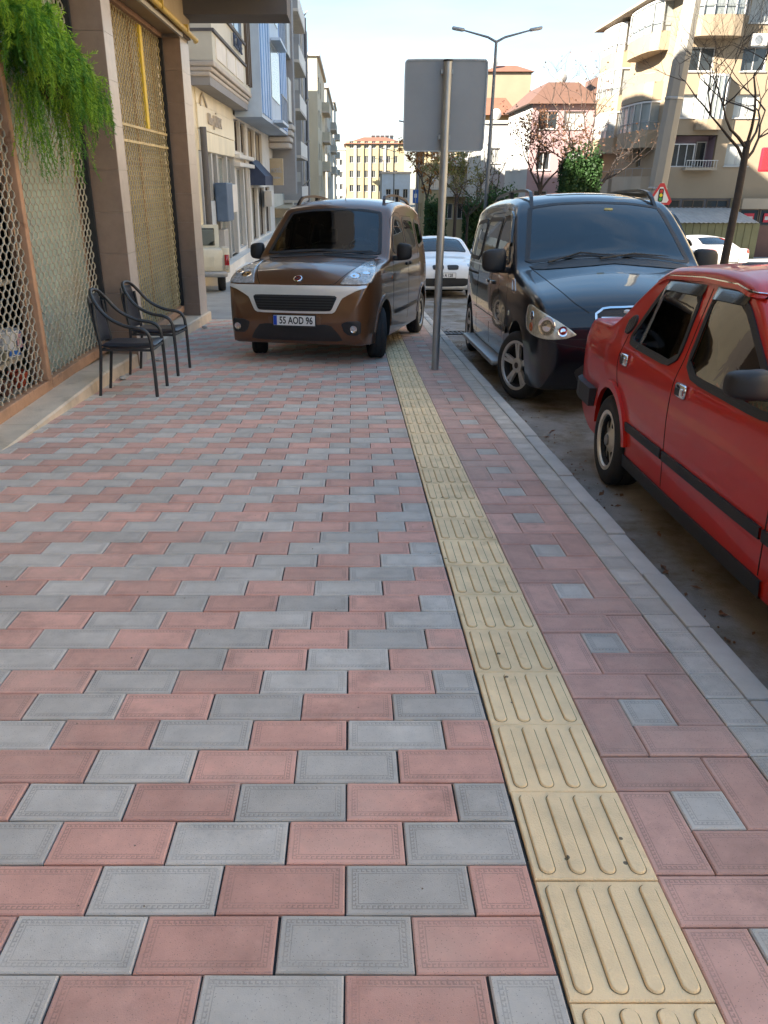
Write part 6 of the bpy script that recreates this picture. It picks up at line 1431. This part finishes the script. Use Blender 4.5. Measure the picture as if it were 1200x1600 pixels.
for i in range(620):
    y0 = rnd.uniform(-1.1, .48); k = (y0+1.1)/1.58; x0 = rnd.uniform(-.08, .12)
    zt = .30-.42*k+rnd.gauss(0, .06)
    if rnd.random() < .42: strand((x0, y0, zt), (rnd.gauss(.2, .3), rnd.gauss(.0, .5), .9), rnd.uniform(.22, .42), 1.3, F1, 85, .07)
    else: strand((x0, y0, zt), (rnd.gauss(.25, .35), rnd.gauss(.15, .5), .25), rnd.uniform(.36, .74), 2.1, F1 if rnd.random() < .5 else F2, 110, .07)
for yc_, w_, n_ in ((-.78, .08, 26), (.02, .10, 30)):
    for i in range(n_): strand((rnd.uniform(0, .15), yc_+rnd.gauss(0, w_), -.12), (rnd.gauss(0, .1), rnd.gauss(0, .12), -1), rnd.uniform(.5, .85), .3, F2 if i % 2 else F1, 100, .045)
ST.build('stems', m_fern2, fr, fix=False)['kind'] = 'stuff'; F1.build('foliage', m_fern, fr, fix=False)['kind'] = 'stuff'; F2.build('dark_foliage', m_fern2, fr, fix=False)['kind'] = 'stuff'
# ---- two armchairs
m_vinyl = mat('black_vinyl', (0.022, 0.025, 0.036), 0.38, 0.15, 8, bump=0.12, bscale=200); m_frame = mat('chair_frame', (0.03, 0.03, 0.032), 0.42, 0.2, 14)
def spl(pts, n=6):
    out = []; P_ = [Vector(p) for p in pts]; P_ = [P_[0]*2-P_[1]]+P_+[P_[-1]*2-P_[-2]]
    for i in range(1, len(P_)-2):
        for k in range(n):
            t = k/n; a, b, c_, d = P_[i-1:i+3]; out.append(.5*((2*b)+(c_-a)*t+(2*a-5*b+4*c_-d)*t*t+(3*b-a-3*c_+d)*t**3))
    return out+[P_[-2]]
def pad(name, fn, nu, nv, th, parent):
    mb = MB(); V = []
    for s_ in (1, -1):
        for i in range(nu+1):
            for j in range(nv+1):
                u, v_ = i/nu*2-1, j/nv*2-1; p, nn = fn(u, v_); e = (max(0, 1-u**6)*max(0, 1-v_**6))**.35; V.append(p+nn*th*s_*e)
    w_ = nv+1; o = (nu+1)*w_; F = []
    for i in range(nu):
        for j in range(nv):
            a = i*w_+j; F.append((a, a+1, a+w_+1, a+w_)); F.append((o+a, o+a+w_, o+a+w_+1, o+a+1))
    mb.add(V, F); return mb.build(name, m_vinyl, parent, smooth=70)
def chair(label, x, d, yaw):
    c = empty('armchair', label=label, cat='chair', group='black armchairs by the shop step', mtx=Matrix.Translation(S(x, d, 0)) @ RS @ Matrix.Rotation(yaw, 4, 'Z'))
    half = [(.27, .27, 0), (.265, .27, .25), (.255, .27, .48), (.235, .27, .575), (.17, .27, .625), (.02, .265, .655), (-.13, .25, .735), (-.235, .215, .86), (-.285, .13, .935), (-.30, 0, .955)]
    path = half+[(a, -b, e) for a, b, e in reversed(half[:-1])]
    MB().tube(spl(path, 5), .0165, 10).build('arm_hoop', m_frame, c, smooth=70)
    for sg in (1, -1): MB().tube(spl([(-.275, sg*.195, 0), (-.245, sg*.20, .25), (-.225, sg*.205, .45), (-.245, sg*.20, .65), (-.262, sg*.17, .85)], 5), .0145, 10).build('back_leg', m_frame, c, smooth=70)
    MB().tube([(.255, -.265, .43), (.255, .265, .43)], .012, 8).build('front_rail', m_frame, c, smooth=70); MB().tube([(-.22, -.2, .43), (-.22, .2, .43)], .012, 8).build('rear_rail', m_frame, c, smooth=70)
    for sg in (1, -1): MB().tube([(.255, sg*.255, .43), (-.22, sg*.2, .43)], .012, 8).build('side_rail', m_frame, c, smooth=70)
    pad('seat', lambda u, v: (Vector((.03+u*.245, v*(.235+.012*u), .462+.012*(u*u)-.008*(1-v*v))), Vector((0, 0, 1))), 16, 16, .03, c)
    pad('backrest', lambda u, v: (Vector((-.225-.035*(u+1)-.03*(1-v*v), v*(.215-.045*max(0, u)**2), .70+u*.215)), Vector((1, 0, -.15)).normalized()), 16, 16, .02, c)
    return c
chair('black vinyl armchair nearer the camera by the shop step', -2.115, 7.43, math.radians(3)); chair('black vinyl armchair farther along, nearer the granite pillar', -2.13, 8.56, math.radians(-2))
# a few stones and litter scraps by the step
m_peb = mat('pale_rubble', (0.42, 0.40, 0.37), .9, .2, 20)
for i, (x, d, lab) in enumerate(((-2.40, 8.05, 'small pale stone on the paving below the chairs'), (-2.32, 9.3, 'pale rubble scrap at the foot of the first pillar'), (-2.36, 12.6, 'pale rubble scrap on the paving by the far pillar'))):
    bm = bmesh.new(); bmesh.ops.create_icosphere(bm, subdivisions=2, radius=.04)
    for v in bm.verts: v.co *= random.uniform(.75, 1.2); v.co.z *= .6
    me = bpy.data.meshes.new('stone'); bm.to_mesh(me); bm.free(); o = link('stone', me, m_peb); o.location = S(x, d, .02); tag(o, lab, 'stone')

# ---- grit and dry leaves gathered in the gutter, a few blown on to the paving
rnd = random.Random(5); lit = MB()
for i in range(420):
    d = rnd.uniform(1.6, 14); x = 1.425+abs(rnd.gauss(0, .16)); p = S(x, d, -.121)
    if rnd.random() < .35:
        a = rnd.uniform(0, 6.3); s_ = rnd.uniform(.012, .03); u = Vector((math.cos(a), math.sin(a), rnd.uniform(-.1, .3))); v = Vector((-math.sin(a), math.cos(a), rnd.uniform(-.1, .3)))
        lit.quad(p-u*s_+UZ*.004, p+v*s_*.5+UZ*.007, p+u*s_+UZ*.004, p-v*s_*.5+UZ*.006)
    else:
        r = rnd.uniform(.002, .008); lit.add([p+Vector((r, 0, 0)), p+Vector((-r*.6, r, 0)), p+Vector((-r*.5, -r, 0)), p+Vector((0, 0, r*1.3))], [(0, 1, 3), (1, 2, 3), (2, 0, 3)])
tag(lit.build('gutter_litter', m_dryleaf, fix=False), 'dry leaves and grit lying along the gutter', 'litter', kind='stuff')
lit = MB()
for i in range(150):
    x, d = rnd.uniform(-2.4, 1.25), rnd.uniform(1.1, 9)
    p = S(x, d, .001); r = rnd.uniform(.0012, .0045); lit.add([p+Vector((r, 0, 0)), p+Vector((-r*.6, r, 0)), p+Vector((-r*.5, -r, 0)), p+Vector((0, 0, r))], [(0, 1, 3), (1, 2, 3), (2, 0, 3)])
tag(lit.build('pavement_grit', mat('grit', (0.22, 0.18, 0.14), .9, .3, 20), fix=False), 'scattered grit on the brick paving', 'grit', kind='stuff')
